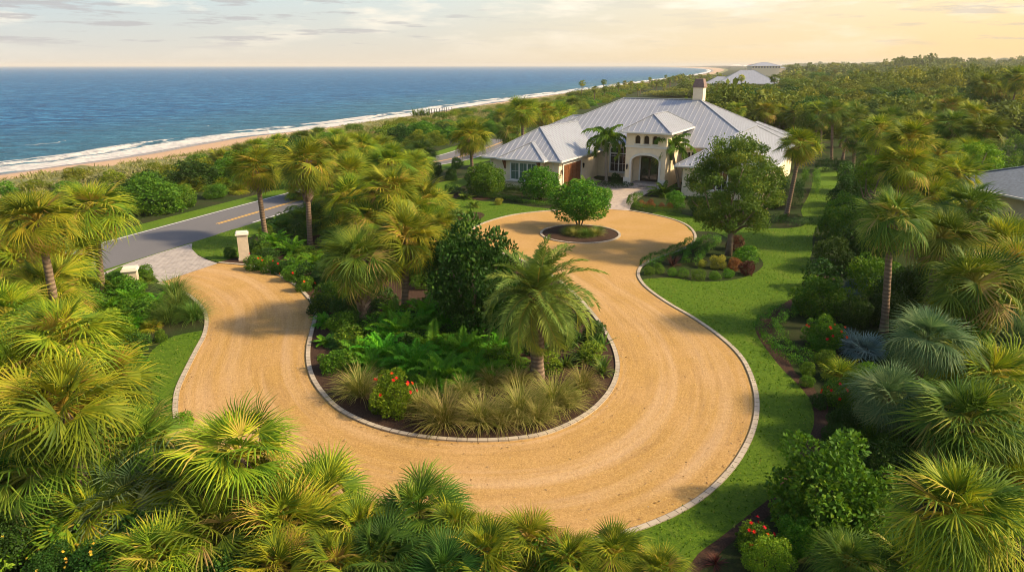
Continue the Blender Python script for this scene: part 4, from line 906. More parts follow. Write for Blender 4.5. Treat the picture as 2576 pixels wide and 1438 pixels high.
for x,y,r,m,k in [(2245,552,100,'fan',dict(base=(2222,835),label='tall grey trunked palm standing over the hibiscus bed')),(2370,600,105,'fan',dict(base=(2322,800),label='palm with short leaning trunk right of the tall grey one')),
(2440,525,84,'fan',{}),(2545,600,84,'fan_gold_lit',{}),(2405,442,66,'fan',{}),(2275,420,74,'fan_gold_lit',{}),(2290,352,72,'fan_gold_lit',{}),(2215,330,58,'fan',{}),(2152,348,42,'fan',{}),(2394,315,52,'fan',{}),(2480,332,55,'fan',{}),(2325,312,42,'fan_gold_lit',{}),(2238,298,40,'fan',{}),(2200,385,50,'fan',{}),
(2450,715,118,'fan',dict(label='large olive palm above the blue green low palms')),(2555,680,110,'fan_gold_lit',{}),(2560,870,110,'fan_blue',{}),(2480,965,140,'fan_gold_lit',dict(kind='fanlong',label='long leaved palm with bright tips at the right edge')),
(2440,1070,165,'fan',dict(kind='fanlong',label='large shaggy palm with pale dead skirt on the right')),(2330,860,105,'fan_blue',dict(kind='fanlong',label='blue green palm between the silver one and the right edge',Rr=1.6)),(2235,1000,105,'fan_blue',dict(kind='fanlong',Rr=1.5,label='blue green palm above the big dark shrub')),
(2400,1300,185,'fan_gold_lit',dict(kind='fanlong',Rr=1.7,label='big fountain like palm in the lower right corner')),(2130,1420,105,'fan',dict(kind='fanlong',Rr=1.5)),(2290,1430,120,'fan',dict(kind='fanlong',Rr=1.5)),(2560,1230,120,'fan_gold_lit',dict(kind='fanlong',Rr=1.6)),
(2325,462,72,'fan',{}),(2361,392,60,'fan_gold_lit',{}),(2441,385,56,'fan_gold_lit',{}),(2160,300,36,'fan',{}),(2445,290,44,'fan_gold_lit',{}),(2345,505,74,'fan',{}),(2521,620,90,'fan_gold_lit',{}),(2411,800,90,'fan',{}),(1851,277,28,'fan',{}),(1888,283,26,'fan',{}),(1927,280,32,'fan',{}),(1965,283,28,'fan',{}),(2000,290,30,'fan',{}),(1868,262,22,'fan_gold_lit',{}),(1806,262,24,'fan_gold_lit',dict(label='small golden palm just right of the chimney'))]:
    lab=k.pop('label',None); k.setdefault('Rr',2.15); far=r<34
    if m=='fan' and not lab and int(x)%2: m='fan_gold_lit'  # part of the grove is brightened by the painted sunlit leaf
    r*=1.06
    palm(x,y,r,m,lab or ('small fan palm in the row behind the house' if far else 'golden lit fan palm in the right grove' if m=='fan_gold_lit' else 'green fan palm in the right grove'),group='fan palms in the row behind the house' if far else G4,**k)
for x,y,r,m in [(560,402,38,'fan_gold_lit'),(602,388,36,'fan'),(645,372,36,'fan_gold_lit'),(700,360,34,'fan_gold_lit'),(758,350,32,'fan'),(845,346,32,'fan_gold_lit'),(520,432,36,'fan'),(800,338,26,'fan')]: palm(x,y,r,m,'fan palm in the thicket between the road and the dunes',Rr=2.3,group='palms between the road and the dunes')
for k_,(x,y,r) in enumerate([(2125,1065,48),(2165,1010,46),(2215,1095,56),(2105,1110,44),(2075,905,30),(2150,960,34),(2260,1090,60),(2030,1310,44),(1985,1270,36),(2060,1010,26),(2030,960,20)]): shrub(x,y,r,['shrub_dark','shrub','shrub'][k_%3],'dense' if r>40 else 'mid',label='leafy bush filling the bed right of the lawn',group='bushes filling the right bed')
# silver palms, low palms
shrub(2169,862,72,'fan_silver','fanlow',label='silver blue fan palm beside the red hibiscus',cat='low palm',name='silver_palm',sq=1.1)
shrub(2140,722,36,'fan_silver','fanlow',label='silver blue palm tuft behind the round bush',cat='low palm',name='silver_palm',sq=1.5); shrub(2193,708,34,'fan_silver','fanlow',label='silver blue palm tuft left of the grey trunk',cat='low palm',name='silver_palm',sq=1.4)
shrub(2115,925,66,'fan_gold_lit','fanlow',label='bright lime low fan palm below the silver palm',cat='low palm',name='low_palm')
for x,y,r,m,l in [(1471,462,40,'feather','feathery small palm in front of the garage door'),(1668,474,42,'feather','feathery low palm right of the entrance walk')]: shrub(x,y,r,m,'pinlow',label=l,cat='low palm',name='low_palm',sq=1.0)
for x,y,r,l in [(1172,490,24,'small cycad in the bed left of the garage, uppermost'),(1193,512,22,'small cycad in the bed on the left lawn, right one'),(1150,535,27,'small cycad at the front of the left lawn bed'),(1178,536,20,'lowest cycad beside the mulch on the left lawn')]: shrub(x,y,r,'fan','fern',label=l,cat='cycad',name='cycad',group='cycads on the left lawn')
# left of drive mouth
for x,y,r,m,k,l in [(335,745,62,'fern','pinlow','ferny palm clump under the leaning orange palm'),(265,765,55,'fern','pinlow','ferny clump hugging the leaning trunk base'),(400,760,50,'fern','pinlow','green ferny clump left of the tufted grasses'),(290,690,30,'fan_deep','fanlow','small fan palm by the half hidden pillar'),(200,700,40,'fan_deep','fanlow','dark low palm left of the leaning trunk'),(375,700,26,'fan','fanlow','low fan palm at the apron edge'),(380,815,34,'fan_gold_lit','fanlow','yellowish low palm left of the grasses'),(335,800,40,'fern','fern','fern patch between lime shrub and grasses')]: shrub(x,y,r,m,k,label=l,cat='low palm',name='low_palm')
shrub(305,712,34,'shrub','mid',ry=34,label='shrub hiding the foot of the left gate pillar'); shrub(342,720,34,'shrub','mid',ry=30,label='shrub in front of the half hidden pillar'); shrub(332,722,36,'shrub','mid',ry=34,label='leafy shrub right before the half hidden pillar'); shrub(365,690,28,'shrub','mid',label='small rounded shrub beside the apron pavers'); shrub(292,830,60,'shrub_lime','dense',ry=60,label='lime leaved shrub beside the narrow left lawn'); shrub(335,905,38,'shrub','mid',ry=48,label='green shrub edging the mulch of the narrow left lawn'); shrub(405,845,20,'shrub','mid',label='tiny shrub at the top of the narrow left lawn')
for x,y,r,l in [(440,733,40,'grass mound nearest the apron'),(452,770,48,'largest grass mound at the drive mouth'),(490,790,36,'grass mound touching the left curb'),(425,795,34,'grass mound left of the largest one')]: shrub(x,y,r,'strap','tuft',label=l,cat='grass',name='grass_clump',group='grass mounds at the drive mouth')
shrub(462,1065,34,'shrub_lime','mid',label='small lime shrub at the foot of the left curb')
shrub(60,1350,90,'shrub_dark','fine',label='dark bush with yellow flowers in the lower left corner',nfl=12,fm='yflower',fs=.05); shrub(250,1415,80,'shrub_dark','fine',label='second dark bush with yellow flowers at the bottom left',nfl=10,fm='yflower',fs=.05); shrub(140,1430,70,'shrub_dark','fine',label='dark bush between the yellow flowered ones',nfl=6,fm='yflower',fs=.05)
# around the gate pillar and grove edge
shrub(582,638,19,'shrub_dark','mid',label='small dark shrub left of the gate pillar'); 
for k,(x,y,r,m,kd) in enumerate([(640,662,28,'shrub','mid'),(672,668,26,'shrub','mid'),(705,672,26,'shrub_dark','mid'),(735,690,28,'shrub','mid'),(765,715,28,'shrub','mid')]): shrub(x,y,r,m,kd,label='low shrub with pink buds behind the upper inner curb',group='low shrubs behind the upper inner curb',nfl=2,fs=.09)
for k,(x,y,r,m,kd) in enumerate([(690,600,50,'fern','pinlow'),(740,620,50,'fern','pinlow'),(650,615,34,'fan_deep','fanlow'),(715,560,46,'fan_deep','fanlow'),(790,650,46,'fern','pinlow'),(745,665,40,'fern','pinlow'),(800,700,40,'fan_deep','fanlow')]): shrub(x,y,r,m,kd,label='dark ferny palm under the grove near the gate pillar',cat='low palm',name='low_palm',group='ferny palms under the grove')
# island
ISL=[(1013,825,70),(1085,855,75),(962,872,62),(1047,900,72),(1167,870,70),(1201,920,62),(1116,925,70),(1120,800,60),(1240,880,50),(990,780,50),(1070,780,60),(950,820,50),(1170,960,40),(1290,905,38),(900,880,50),(935,905,48),(1010,900,55),(1080,960,45),(1130,880,60),(1050,810,60),(1180,830,55),(1240,930,42),(985,840,55),(1150,800,50),(1260,850,45)]
for x,y,r in ISL: shrub(x,y,r*1.22,'fern','pinlow',label='lush green giant fern in the drive island',cat='fern',name='giant_fern',group='giant ferns of the island',sq=1.05)
for x,y,r,l in [(907,975,50,'fountain grass at the left end of the island front'),(1118,1045,58,'fountain grass beside the island red flowers'),(1212,1045,52,'fountain grass at the island front, left of the tallest'),(1308,1025,56,'tallest fountain grass at the island front'),(1392,1000,54,'fountain grass right of the date palm trunk'),(1464,965,38,'fountain grass at the right end of the island'),(1300,965,40,'fountain grass directly below the date palm'),(1235,960,36,'fountain grass behind the front row, next to ferns'),(1165,985,34,'small fountain grass between ferns and front row'),(1258,1055,40,'low fountain grass in the gap before the tallest clump'),(1350,1045,42,'low fountain grass at the curb below the date palm'),(1060,1020,40,'fountain grass tucked between the red flowers and the front clump'),(1430,1010,34,'low fountain grass at the right of the island front')]: shrub(x,y,r,'grass','tuft',label=l,cat='grass',name='fountain_grass',group='fountain grasses of the island',sq=1.05)
shrub(990,985,62,'shrub_lime','dense',ry=66,label='red flowered shrub at the front left of the island',nfl=12)
for x,y,r,l in [(1474,885,52,'strap leaved clump right of the date palm'),(1512,855,38,'strap leaved clump nearest the right curb'),(1425,905,42,'strap leaved clump against the date palm trunk'),(1515,920,40,'lowest strap leaved clump at the right curb'),(1440,840,45,'strap leaved clump behind the date palm')]: shrub(x,y,r,'strap','strap',label=l,cat='plant',name='strap_leaf_plant',group='strap leaved clumps of the island')
for x,y,r,m,k,l in [(870,905,44,'shrub','mid','rounded shrub at the left curb of the island'),(862,850,45,'fan_deep','fanlow','dark low palm on the island left curb'),(820,800,40,'fern','pinlow','fern behind the narrow part of the inner curb'),(835,910,40,'shrub','mid','low leafy shrub overhanging the island left curb'),(1445,990,20,'shrub_lime','mid','small lime shrub among the right island grasses'),(1050,1025,26,'fern','fern','small fern between red flowers and grasses'),(1492,830,40,'shrub_dark','mid','dark shrub behind the right curb of the island'),(820,850,34,'fern','fern','fern on the left curb of the island'),(835,735,46,'shrub','mid','leafy shrub at the widest bend of the inner curb'),(880,775,55,'shrub_dark','fine','dark shrub under the booted palm in the island'),(810,760,38,'shrub','mid','low shrub tucked into the narrow island neck'),(865,815,45,'shrub','mid','shrub left of the booted trunk base')]: shrub(x,y,r,m,k,label=l,sq=.9)
gp=G(338,740); shrub(0,0,0,'shrub','mid',world=(gp[0]+.1,gp[1]-1.0),size=.95,sq=1.05,label='leafy shrub pressed against the half hidden gate pillar')
# big leafy tree-like bush in the island (several stems)
def big_bush(x,y,rx,ry,yb,m,label,seed,n=4,cat='tree',kind='dense'):
    g=G(x,yb); t=g[1]/ray(x,yb)[1]; top=ray(x,y-ry); zt=HC+top[2]*(g[1]/top[1]); s=rx*t/FPX; e=empty('leafy_tree',(g[0],g[1],0)); r=np.random.default_rng(seed)
    b=MB(); 
    for k in range(n): a=k*2*PI/n; b.tube([(0,0,-.1),(.25*s*math.cos(a),.25*s*math.sin(a),zt*.3),(.5*s*math.cos(a),.5*s*math.sin(a),zt*.62)],[.12,.08,.04],7)
    link('trunk',b.mesh('trunk',M['treebark'],True,True),e); hz_=zt*.5
    link('crown',shrub_mesh(kind,seed,m),e,(0,0,hz_*1.02),(0,0,seed),(s,s,hz_*.98)); reg(e,label,cat,None,x); return e
big_bush(1195,680,112,125,850,'shrub_dark','large dense leafy tree beside the golden palms in the island',1)
big_bush(1130,660,60,80,800,'shrub_dark','dark leafy tree behind the golden island palm',2)
big_bush(1265,720,55,60,850,'shrub_dark','small leafy tree just behind the date palm',3)
def topiary(x,y,rx,ry,yb,label,m='shrub_lime',stems=6,cat='tree'):
    g=G(x,yb); t=g[1]/ray(x,yb)[1]; s=rx*t/FPX*1.2; sz=ry*t/FPX*1.28; d=ray(x,y); zc=HC+d[2]*(g[1]/d[1]); e=empty('round_tree',(g[0],g[1],0)); 
    for k in range(stems):
        b=MB(); a=k*2*PI/stems+.3; pts=[(.05*math.cos(a),.05*math.sin(a),-.05),(.18*s*math.cos(a),.18*s*math.sin(a),zc*.45),(.5*s*math.cos(a+.2),.5*s*math.sin(a+.2),zc-sz*.35)]; b.tube(pts,[.055,.042,.025],6); link('stem',b.mesh('stem',M['treebark'],True,True),e)
    link('crown',shrub_mesh('dense',stems,m),e,(0,0,zc),None,(s,s,sz)); reg(e,label,cat,'clipped round trees',x); return e
topiary(1457,507,66,42,575,'multi stemmed round tree in the centre of the turning circle','shrub'); topiary(1358,461,45,33,504,'clipped round tree under the bay window','shrub'); topiary(1221,452,44,34,492,'clipped round tree at the left corner of the garage wing','shrub')
for k in range(11):
    a=k*2.4; rr=.35+1.2*((k*.37)%1); p=CC+np.array((math.cos(a),math.sin(a)*.8))*rr; shrub(0,0,0,'grass' if k%2 else 'strap','tuft',world=p,size=.5,sq=.8,label='low grass tuft around the circle tree',cat='grass',name='grass_clump',group='grass tufts of the circle bed')
# shade tree on the right
def shade_tree(x,y,rx,ry,yb,label,seed=9,n=36000,m='oak'):
    g=G(x,yb); t=g[1]/ray(x,yb)[1]; s=rx*t/FPX; d=ray(x,y); zc=HC+d[2]*(g[1]/d[1]); sz=ry*t/FPX; r=np.random.default_rng(seed); e=empty('shade_tree',(g[0],g[1],0)); b=MB()
    b.tube([(0,0,-.1),(.05,0,zc*.2),(.0,.05,zc*.42)],[.26,.2,.17],10)
    tips=[]
    for k in range(9):
        a=k*2.4; el=.5+.1*k; e1=np.array((math.cos(a)*s*.45,math.sin(a)*s*.45,zc*.45+sz*.5*(k/9))); e2=np.array((math.cos(a+.3)*s*.8,math.sin(a+.3)*s*.8,zc-sz*.5+sz*1.25*(k/9)))
        b.tube([(0,.03,zc*(.3+.02*k)),e1*.5+np.array((0,0,zc*.2)),e1,e2],[.12,.09,.06,.02],6); tips+=[e1,e2]
    link('trunk',b.mesh('trunk',M['treebark'],True,True),e)
    Q=[];V=[]
    nc=170
    for k in range(nc):
        u=r.normal(0,1,3); u/=np.linalg.norm(u); f=r.uniform(.35,1.0)**.6; c=u*f*np.array((s,s,sz)); c[:2]*=(1-.25*max(0,u[2])); cl=r.uniform(.13,.24)*s; m_=n//nc
        w_=r.normal(0,1,(m_,3)); w_/=np.linalg.norm(w_,axis=1,keepdims=True); P=c+w_*cl*r.uniform(.3,1,(m_,1))*np.array((1,1,.65)); Q.append(leaves(r,P,w_,.17,.5,.6,.2)); V.append(np.clip(r.uniform(.0,.6)+r.uniform(0,.45,m_),0,1))
    link('crown',quads('crown',np.concatenate(Q),np.concatenate(V),M[m]),e,(0,0,zc)); reg(e,label,'tree',None,x)
shade_tree(1832,468,126,120,642,'large shade tree in the bed before the right wing')
shade_tree(2186,430,50,46,560,'bright green loose tree at the top of the right woods',12,7000,'shrub_lime'); shade_tree(2428,400,62,44,530,'yellow green spreading tree left of the shingle roof',14,8000,'shrub_lime')
# beds right of the drive
def hp(px,n=6): return W(px,n)
def hdg(px,wd,h,m,label,cat='hedge',group=None,**k): o=hedge('hedge',hp(px),wd,h,M[m],**k); tag(o,label,cat,group); return o
hdg([(1222,497),(1286,503),(1338,515),(1398,518)],.7,.5,'shrub','low hedge ribbon curving along the lawn under the garage wing')
hdg([(1252,482),(1325,490),(1345,494)],1.3,1.0,'shrub_dark','clipped box hedge against the bay window wall'); hdg([(1130,480),(1160,492),(1215,497)],1.1,.8,'shrub_dark','dark hedge at the left end of the garage beds')
hdg([(1400,518),(1435,516),(1470,505)],.8,.55,'shrub','short hedge before the garage corner, behind the circle'); hdg([(1500,520),(1520,512),(1528,500),(1522,488)],.9,.8,'shrub','small rounded hedge left of the paved walk')
hdg([(1505,467),(1540,472),(1585,471)],1.0,.6,'shrub_dark','hedge under the facade window left of the arch')
hdg([(1608,496),(1590,506),(1590,518),(1615,529),(1660,535),(1705,541)],.8,.6,'shrub','curved hedge bordering the bed right of the paved walk')
hdg([(1745,612),(1722,628),(1690,640),(1655,655),(1625,668)],1.1,.5,'shrub','dark ground hedge along the curb below the shade tree'); hdg([(1790,612),(1765,630),(1745,648),(1740,665)],1.3,.7,'shrub','inner clipped hedge beside the shade tree trunk')
hdg([(1985,520),(1986,500)],2.2,2.4,'shrub_dark','tall dark clipped hedge block behind the long palm trunk',dens=120,size=.13); hdg([(2034,494),(2034,480)],1.8,2.6,'shrub','tall green clipped hedge column at the lawn gap',dens=120,size=.13)
hdg([(1940,561),(1975,566),(2012,560)],2.3,.7,'shrub_dark','wide dark ground hedge at the foot of the long palm trunk',dens=120,size=.12)
hdg([(2068,432),(2095,428),(2125,430)],2.,1.6,'shrub_dark','dark hedge closing the far end of the lawn gap',dens=100,size=.14)
hdg([(1975,790),(1945,806),(1928,826),(1940,852),(1965,878),(1995,900),(2020,915)],1.15,.5,'shrub','creeping green hedge along the mulch of the hibiscus bed',lump=.16)
for k,(x,y,r) in enumerate([(1692,683,16),(1718,686,16),(1756,690,20),(1797,690,18),(1833,687,17),(1655,675,18),(1632,681,15)]): shrub(x,y,r,'shrub','tidy',ry=r*.85,label='clipped boxwood ball along the front of the shade tree bed',cat='shrub',name='boxwood',group='boxwood balls of the shade tree bed')
shrub(1692,655,30,'shrub_wine','spiky',label='dark wine red spiky plant left in the shade tree bed',cat='plant',name='spiky_plant'); shrub(1766,664,14,'shrub_yellow','mid',label='smaller yellow shrub in the shade tree bed'); shrub(1804,661,23,'shrub_yellow','mid',label='larger yellow shrub below the shade tree trunk'); shrub(1845,665,22,'shrub_orange','mid',label='orange leaved shrub right of the yellow ones'); shrub(1878,676,24,'shrub_wine','mid',label='brown red shrub at the right end of the shade tree bed'); shrub(1877,640,42,'shrub','mid',ry=30,label='broad green shrub right of the shade tree trunk'); shrub(1845,612,26,'shrub_wine','mid',label='wine red shrub behind the shade tree trunk')
for k,(x,y) in enumerate([(1612,513),(1625,516),(1642,518),(1664,520),(1683,519),(1636,508)]): shrub(x,y,10,'shrub_orange','tidy',label='red leaved plant in the bed right of the paved walk',cat='plant',name='red_leaf_plant',group='red leaved plants by the walk')
for x,y,r,m,l in [(1548,450,18,'shrub_dark','dark shrub under the facade window'),(1640,440,10,'shrub_dark','potted plant shrub inside the entrance arch'),(1765,520,40,'shrub_dark','dark shrub mass behind the shade tree'),(1700,505,28,'shrub','green shrub left of the shade tree'),(1940,500,34,'shrub','green shrub between the right wing and the hedge block'),(1945,450,18,'shrub_lime','lime shrub at the right wing corner'),(1135,440,22,'shrub_dark','dark shrub behind the left lawn'),(1090,430,26,'shrub_dark','dark bush between the road end and the left lawn'),(1148,412,20,'shrub_dark','bush at the foot of the lone golden palm'),(1255,508,12,'shrub_yellow','small yellow plant before the clipped left tree'),(1420,480,14,'shrub','small shrub at the garage wing corner')]: shrub(x,y,r,m,'mid',label=l)
shrub(2063,748,78,'shrub','dense',ry=62,label='large round dark bush at the edge of the right lawn'); shrub(2074,838,58,'shrub','dense',ry=48,label='hibiscus with red flowers beside the creeping hedge',nfl=11,name='hibiscus',fs=.09)
shrub(2100,990,42,'shrub','mid',label='red flowered shrub below the lime fan palm',nfl=9,name='hibiscus',fs=.08); shrub(1890,1345,52,'shrub','mid',label='red flowered shrub at the bottom lawn edge',nfl=11,name='hibiscus',fs=.07); shrub(1930,1400,66,'shrub_lime','fine',label='bright leafy shrub below the bottom red flowers'); shrub(2000,1350,60,'shrub','fine',label='leafy shrub under the big dark shrub')
shrub(1800,1405,32,'shrub_wine','spiky',label='dark spiky plant at the bottom of the lawn',cat='plant',name='spiky_plant')
shrub(2088,1210,158,'shrub','dense',ry=140,label='very large glossy bush beside the lawn at lower right',name='large_bush'); shrub(2230,1170,80,'shrub_dark','fine',label='dark shrub right of the very large glossy bush'); shrub(2030,930,26,'shrub','mid',label='small shrub at the lower end of the creeping hedge')
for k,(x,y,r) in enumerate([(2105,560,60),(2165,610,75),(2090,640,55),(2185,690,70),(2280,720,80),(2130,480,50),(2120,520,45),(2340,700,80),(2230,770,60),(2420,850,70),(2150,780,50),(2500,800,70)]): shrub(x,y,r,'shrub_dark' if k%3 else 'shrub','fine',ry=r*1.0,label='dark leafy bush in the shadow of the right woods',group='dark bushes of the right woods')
shrub(2190,945,40,'shrub','mid',label='shrub between silver palm and big bush'); shrub(2095,545,30,'shrub_lime','mid',label='lime tipped bush where the lawn narrows')
# ---- fillers
RW=PXP([(2125,440),(2100,520),(2060,590),(2052,630),(2062,688),(1995,768),(1950,812),(2000,930),(2060,1000),(2068,1060),(2030,1150),(1955,1280),(1860,1385),(1950,1560),(2900,1560),(2900,330),(2560,315),(2200,330)])
AVR=AV+[[(p[0],p[1]) for p in []]] if False else AV
pts=[p for p in scatter(RW,1.6,330,3,AV) if in_view(p,2,200)]
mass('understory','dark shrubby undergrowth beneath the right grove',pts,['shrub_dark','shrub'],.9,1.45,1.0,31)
mass('understory','dense green scrub continuing beyond the right grove',scatter(PXP([(2600,330),(3700,330),(3900,1500),(2720,1500)]),3.2,210,41,AV),['shrub','shrub_dark','scrub'],1.9,3.2,.8,35)
mass('understory','dense green scrub continuing left of the front palms',scatter(PXP([(-1100,720),(-120,700),(-160,1400),(-1100,1500)]),3.0,110,42,AV),['shrub','shrub_dark'],1.6,2.6,.8,36)
LF=PXP([(-300,760),(-300,640),(120,690),(250,725),(330,745),(390,800),(360,860),(355,980),(380,1100),(470,1150),(600,1270),(760,1360),(1000,1410),(1300,1400),(1450,1450),(1400,1620),(-100,1620),(-500,1300)])
pts=[p for p in scatter(LF,1.5,230,4,AV) if in_view(p,1,150)]
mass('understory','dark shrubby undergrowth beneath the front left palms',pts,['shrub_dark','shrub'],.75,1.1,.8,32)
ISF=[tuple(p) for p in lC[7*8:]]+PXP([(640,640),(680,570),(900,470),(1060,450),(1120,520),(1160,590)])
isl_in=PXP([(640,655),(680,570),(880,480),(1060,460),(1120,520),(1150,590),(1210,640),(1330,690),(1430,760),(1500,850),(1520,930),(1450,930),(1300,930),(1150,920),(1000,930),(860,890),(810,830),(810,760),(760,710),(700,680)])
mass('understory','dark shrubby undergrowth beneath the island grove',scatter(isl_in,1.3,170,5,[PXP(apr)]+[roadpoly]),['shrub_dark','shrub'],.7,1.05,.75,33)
# woods round the house back, coast scrub, road side
def clear(p,m=3.):
    t=R(-28); dx,dy=p[0]-5.5,p[1]-71.2; a=dx*math.cos(t)+dy*math.sin(t); b_=-dx*math.sin(t)+dy*math.cos(t)
    if -15-m<a<21+m and -6-m<b_<37+m: return False
    return True
HS=[(G(1880,236),26),(G(1925,193),36)]
def hclear(p,m=0):
    for g,rr in HS:
        if abs(p[0]-g[0])<rr and -30<p[1]-g[1]<32: return False
    return True
SCR=PXP([(-300,640),(0,560),(90,545),(300,530),(560,470),(900,380),(1090,370),(1230,350),(1400,300),(1560,245),(1640,215),(1500,232),(1400,246),(1283,264),(1047,298),(873,323),(640,360),(541,388),(433,405),(237,432),(110,452),(0,474),(-300,505)])
pts=[p for p in scatter(SCR,3.6,300,6,AV) if in_view(p,1) and clear(p) and dist_poly(p,roadpoly)>3.3]
shore_near=[tuple(p) for p in vegs[:300]]
def dshore(p): return np.linalg.norm(vegs-np.array(p),axis=1).min()
nsc=0
for p in pts:
    ds=dshore(p)
    if ds<15: continue
    big=ds>26; nsc+=1
    s=random.uniform(2.2,3.4) if big else random.uniform(1.5,2.3); nr_=dist_poly(p,roadpoly)<14
    shrub(0,0,0,random.choice(['scrub','shrub','shrub_dark','shrub'] if nr_ else ['scrub','scrub','shrub']),'dense' if nr_ else 'mid',world=p,size=s,sq=random.uniform(.6,.85) if nr_ else random.uniform(.35,.62),bury=.3,label='low wind clipped scrub bush behind the dunes',group='scrub bushes behind the dunes',share=True,name='scrub_bush')
print('scrub',nsc)
for x,y,rx,ry,m,l in [(390,488,92,60,'shrub','big dark sea grape bush across the road'),(318,505,52,40,'shrub','left part of the sea grape thicket across the road'),(455,492,52,38,'shrub','right part of the sea grape thicket across the road'),(585,425,50,30,'scrub','yellow tipped bush behind the roadside palms'),(545,480,40,22,'shrub','low bush on the verge beside the palms')]: shrub(x,y,rx,m,'fine',ry=ry,label=l)
for x,y,r,l in [(491,460,45,'low fan palm right of the sea grape'),(558,455,36,'low fan palm on the verge behind the road'),(520,440,36,'low fan palm above the verge, yellow lit'),(600,470,36,'fan palm clump left of the orange trunk'),(30,500,40,'fan palm tuft at the left edge on the dune')]: shrub(x,y,r,'fan_gold_lit','fanlow',label=l,cat='low palm',name='low_palm')
# palms scattered along the coast strip and behind the house
CS=PXP([(1500,262),(1560,245),(1750,236),(1800,232),(1850,215),(1800,200),(1700,208),(1600,222),(1500,240),(1420,252)])
cnt=0
for p in scatter(CS,7,60,8):
    if clear(p,2) and hclear(p): cnt+=1; palm(0,0,0,random.choice(['fan','fan_gold_lit']),'palm in the coastal strip between the house and the far beach',world=p,hgt=random.uniform(3,6.),scl=random.uniform(.8,1.1),kind='fanfar',dead=False,group='coastal strip palms',share=True)
WD=PXP([(1790,262),(1850,300),(1990,330),(2060,400),(2110,425),(2200,335),(2576,318),(2800,300),(2800,272),(2300,272),(2000,272),(1900,262),(1830,255)])
k=0
for p in scatter(WD,4.6,330,9,AV):
    if not clear(p,2.5) or not hclear(p) or not in_view(p,4): continue
    k+=1
    if random.random()<.36: palm(0,0,0,random.choice(['fan','fan','fan_gold_lit']),'fan palm in the dense woods beyond the right lawn',world=p,hgt=random.uniform(3.4,5.6),scl=random.uniform(.95,1.3),kind='fanfar',dead=False,group='palms of the woods beyond the lawn',share=True)
    else:
        s=random.uniform(2.8,5.2); h=random.uniform(3.8,7.4); e=empty('broadleaf_tree',(p[0],p[1],0)); 
        link('trunk',trunk_mesh('std',k),e,(0,0,0),None,(1,1,h*.6)); link('crown',shrub_mesh('mid' if p[1]>130 else 'fine',k,random.choice(['wood','shrub_dark','oak','wood'])),e,(0,0,h*.58),(0,0,k),(s,s,h*.55)); reg(e,'rounded broadleaf tree in the woods beyond the right lawn','tree','broadleaf trees of the woods beyond the lawn',0,True)
W2=PXP([(1835,256),(1900,262),(2000,271),(2700,271),(2700,224),(2300,212),(2000,214),(1985,238),(1840,244)])
for p in scatter(W2,11,120,19,AV):
    if not hclear(p) or not in_view(p,4): continue
    k+=1; hz=max(0,hill(p))
    if k%3==0: palm(0,0,0,random.choice(['fan','fan_gold_lit']),'tall fan palm rising from the far woods',world=p,hgt=random.uniform(6.5,9.5)+hz,scl=random.uniform(1.1,1.5),kind='fanfar',dead=False,group='palms of the far woods',share=True)
    else:
        s=random.uniform(4.5,8.5); h=random.uniform(5.5,9)+hz; e=empty('broadleaf_tree',(p[0],p[1],0))
        link('trunk',trunk_mesh('std',k),e,(0,0,0),None,(1.5,1.5,h*.6)); link('crown',shrub_mesh('fine',k,random.choice(['wood','shrub_dark','oak','shrub'])),e,(0,0,h*.62),(0,0,k),(s,s,h*.45)); reg(e,'broad crowned tree standing above the far woods','tree','broad trees of the far woods',0,True)
print('woods',k)
# ---- the far canopy: one mass to the horizon
r=np.random.default_rng(21); Q=[];V=[]; protos=[]; bigp=[]
for j in range(5): bigp.append(blob(540+j,950,16,(.26,.42),.12,1,.6,bottom=-.1,jit=.6,inner=.1,spread=.66))
for j in range(6):
    q,v=blob(500+j,230,11,(.3,.5),.3,1,.7,bottom=-.1,jit=.55,inner=.1,spread=.6); protos.append((q,v))
    q,v=fan_crown(520+j,12,7,.35,.55); protos.append((q*1.0,v)) if j<1 else None
landpoly=[tuple(p) for p in gi]+[(last[0]-900,last[1]+1800),(-3000,26000),(26000,26000),(26000,-60)]
placed=0; VX=[a for a,b_ in veg_px[:19]]+[1840]; VY=[b_ for a,b_ in veg_px[:19]]+[180]
for _ in range(17000):
    u=r.random(); d=120*(5000/120)**(u**.8); az=R(r.uniform(-4,42)); p=(d*math.sin(az),d*math.cos(az))
    x,y=proj((p[0],p[1],3))
    if not(-50<x<2640): continue
    if not hclear(p) or (d<300 and (inside(p,WD) or inside(p,CS) or not clear(p))): continue
    if not inside(p,landpoly): continue
    dsh=np.linalg.norm(vegs-np.array(p),axis=1).min()
    if dsh<18: continue
    if x<1790 and d<300 : continue
    if d<300 and (y>300 or dsh<25): continue
    if (p[0]-G(1950,236)[0])**2<200 and d<G(1880,236)[1]+20 and d>G(1880,236)[1]-50: continue
    if x<1840 and y>np.interp(x,VX,VY) and proj((p[0],p[1],5.5))[1]<np.interp(x,VX,VY)+3: continue
    if 1785<x<1975 and proj((p[0],p[1],6.5+max(0,hill(p))))[1]<(224 if d<G(1880,236)[1] else 188): continue
    q,v=protos[r.integers(len(protos))]; s=r.choice([r.uniform(2.2,3.6),r.uniform(3.5,7.5)])*(1+d/1500)
    if d<520 and s>3.3: q,v=bigp[r.integers(5)]; s=r.uniform(3.6,8.5)
    h=r.uniform(2.4,6.0)*(.75+.9*max(0,math.sin(p[0]*.021+1.3)*math.sin(p[1]*.017+p[0]*.006)))*(.45 if dsh<60 else 1)*(1+.25*min(1,d/1500)); 
    if x>2250 and d>350: h*=1.25
    a=r.uniform(0,6.28); qq=rotz(q,a)*np.array((s,s,h*.85)); qq[...,2]+=h*.62; qq[...,:2]+=p; qq[...,2]+=max(0,hill(p)); Q.append(qq); V.append(np.clip(v*.45+r.choice([r.uniform(0,.2),r.uniform(.1,.65)]),0,1)); placed+=1
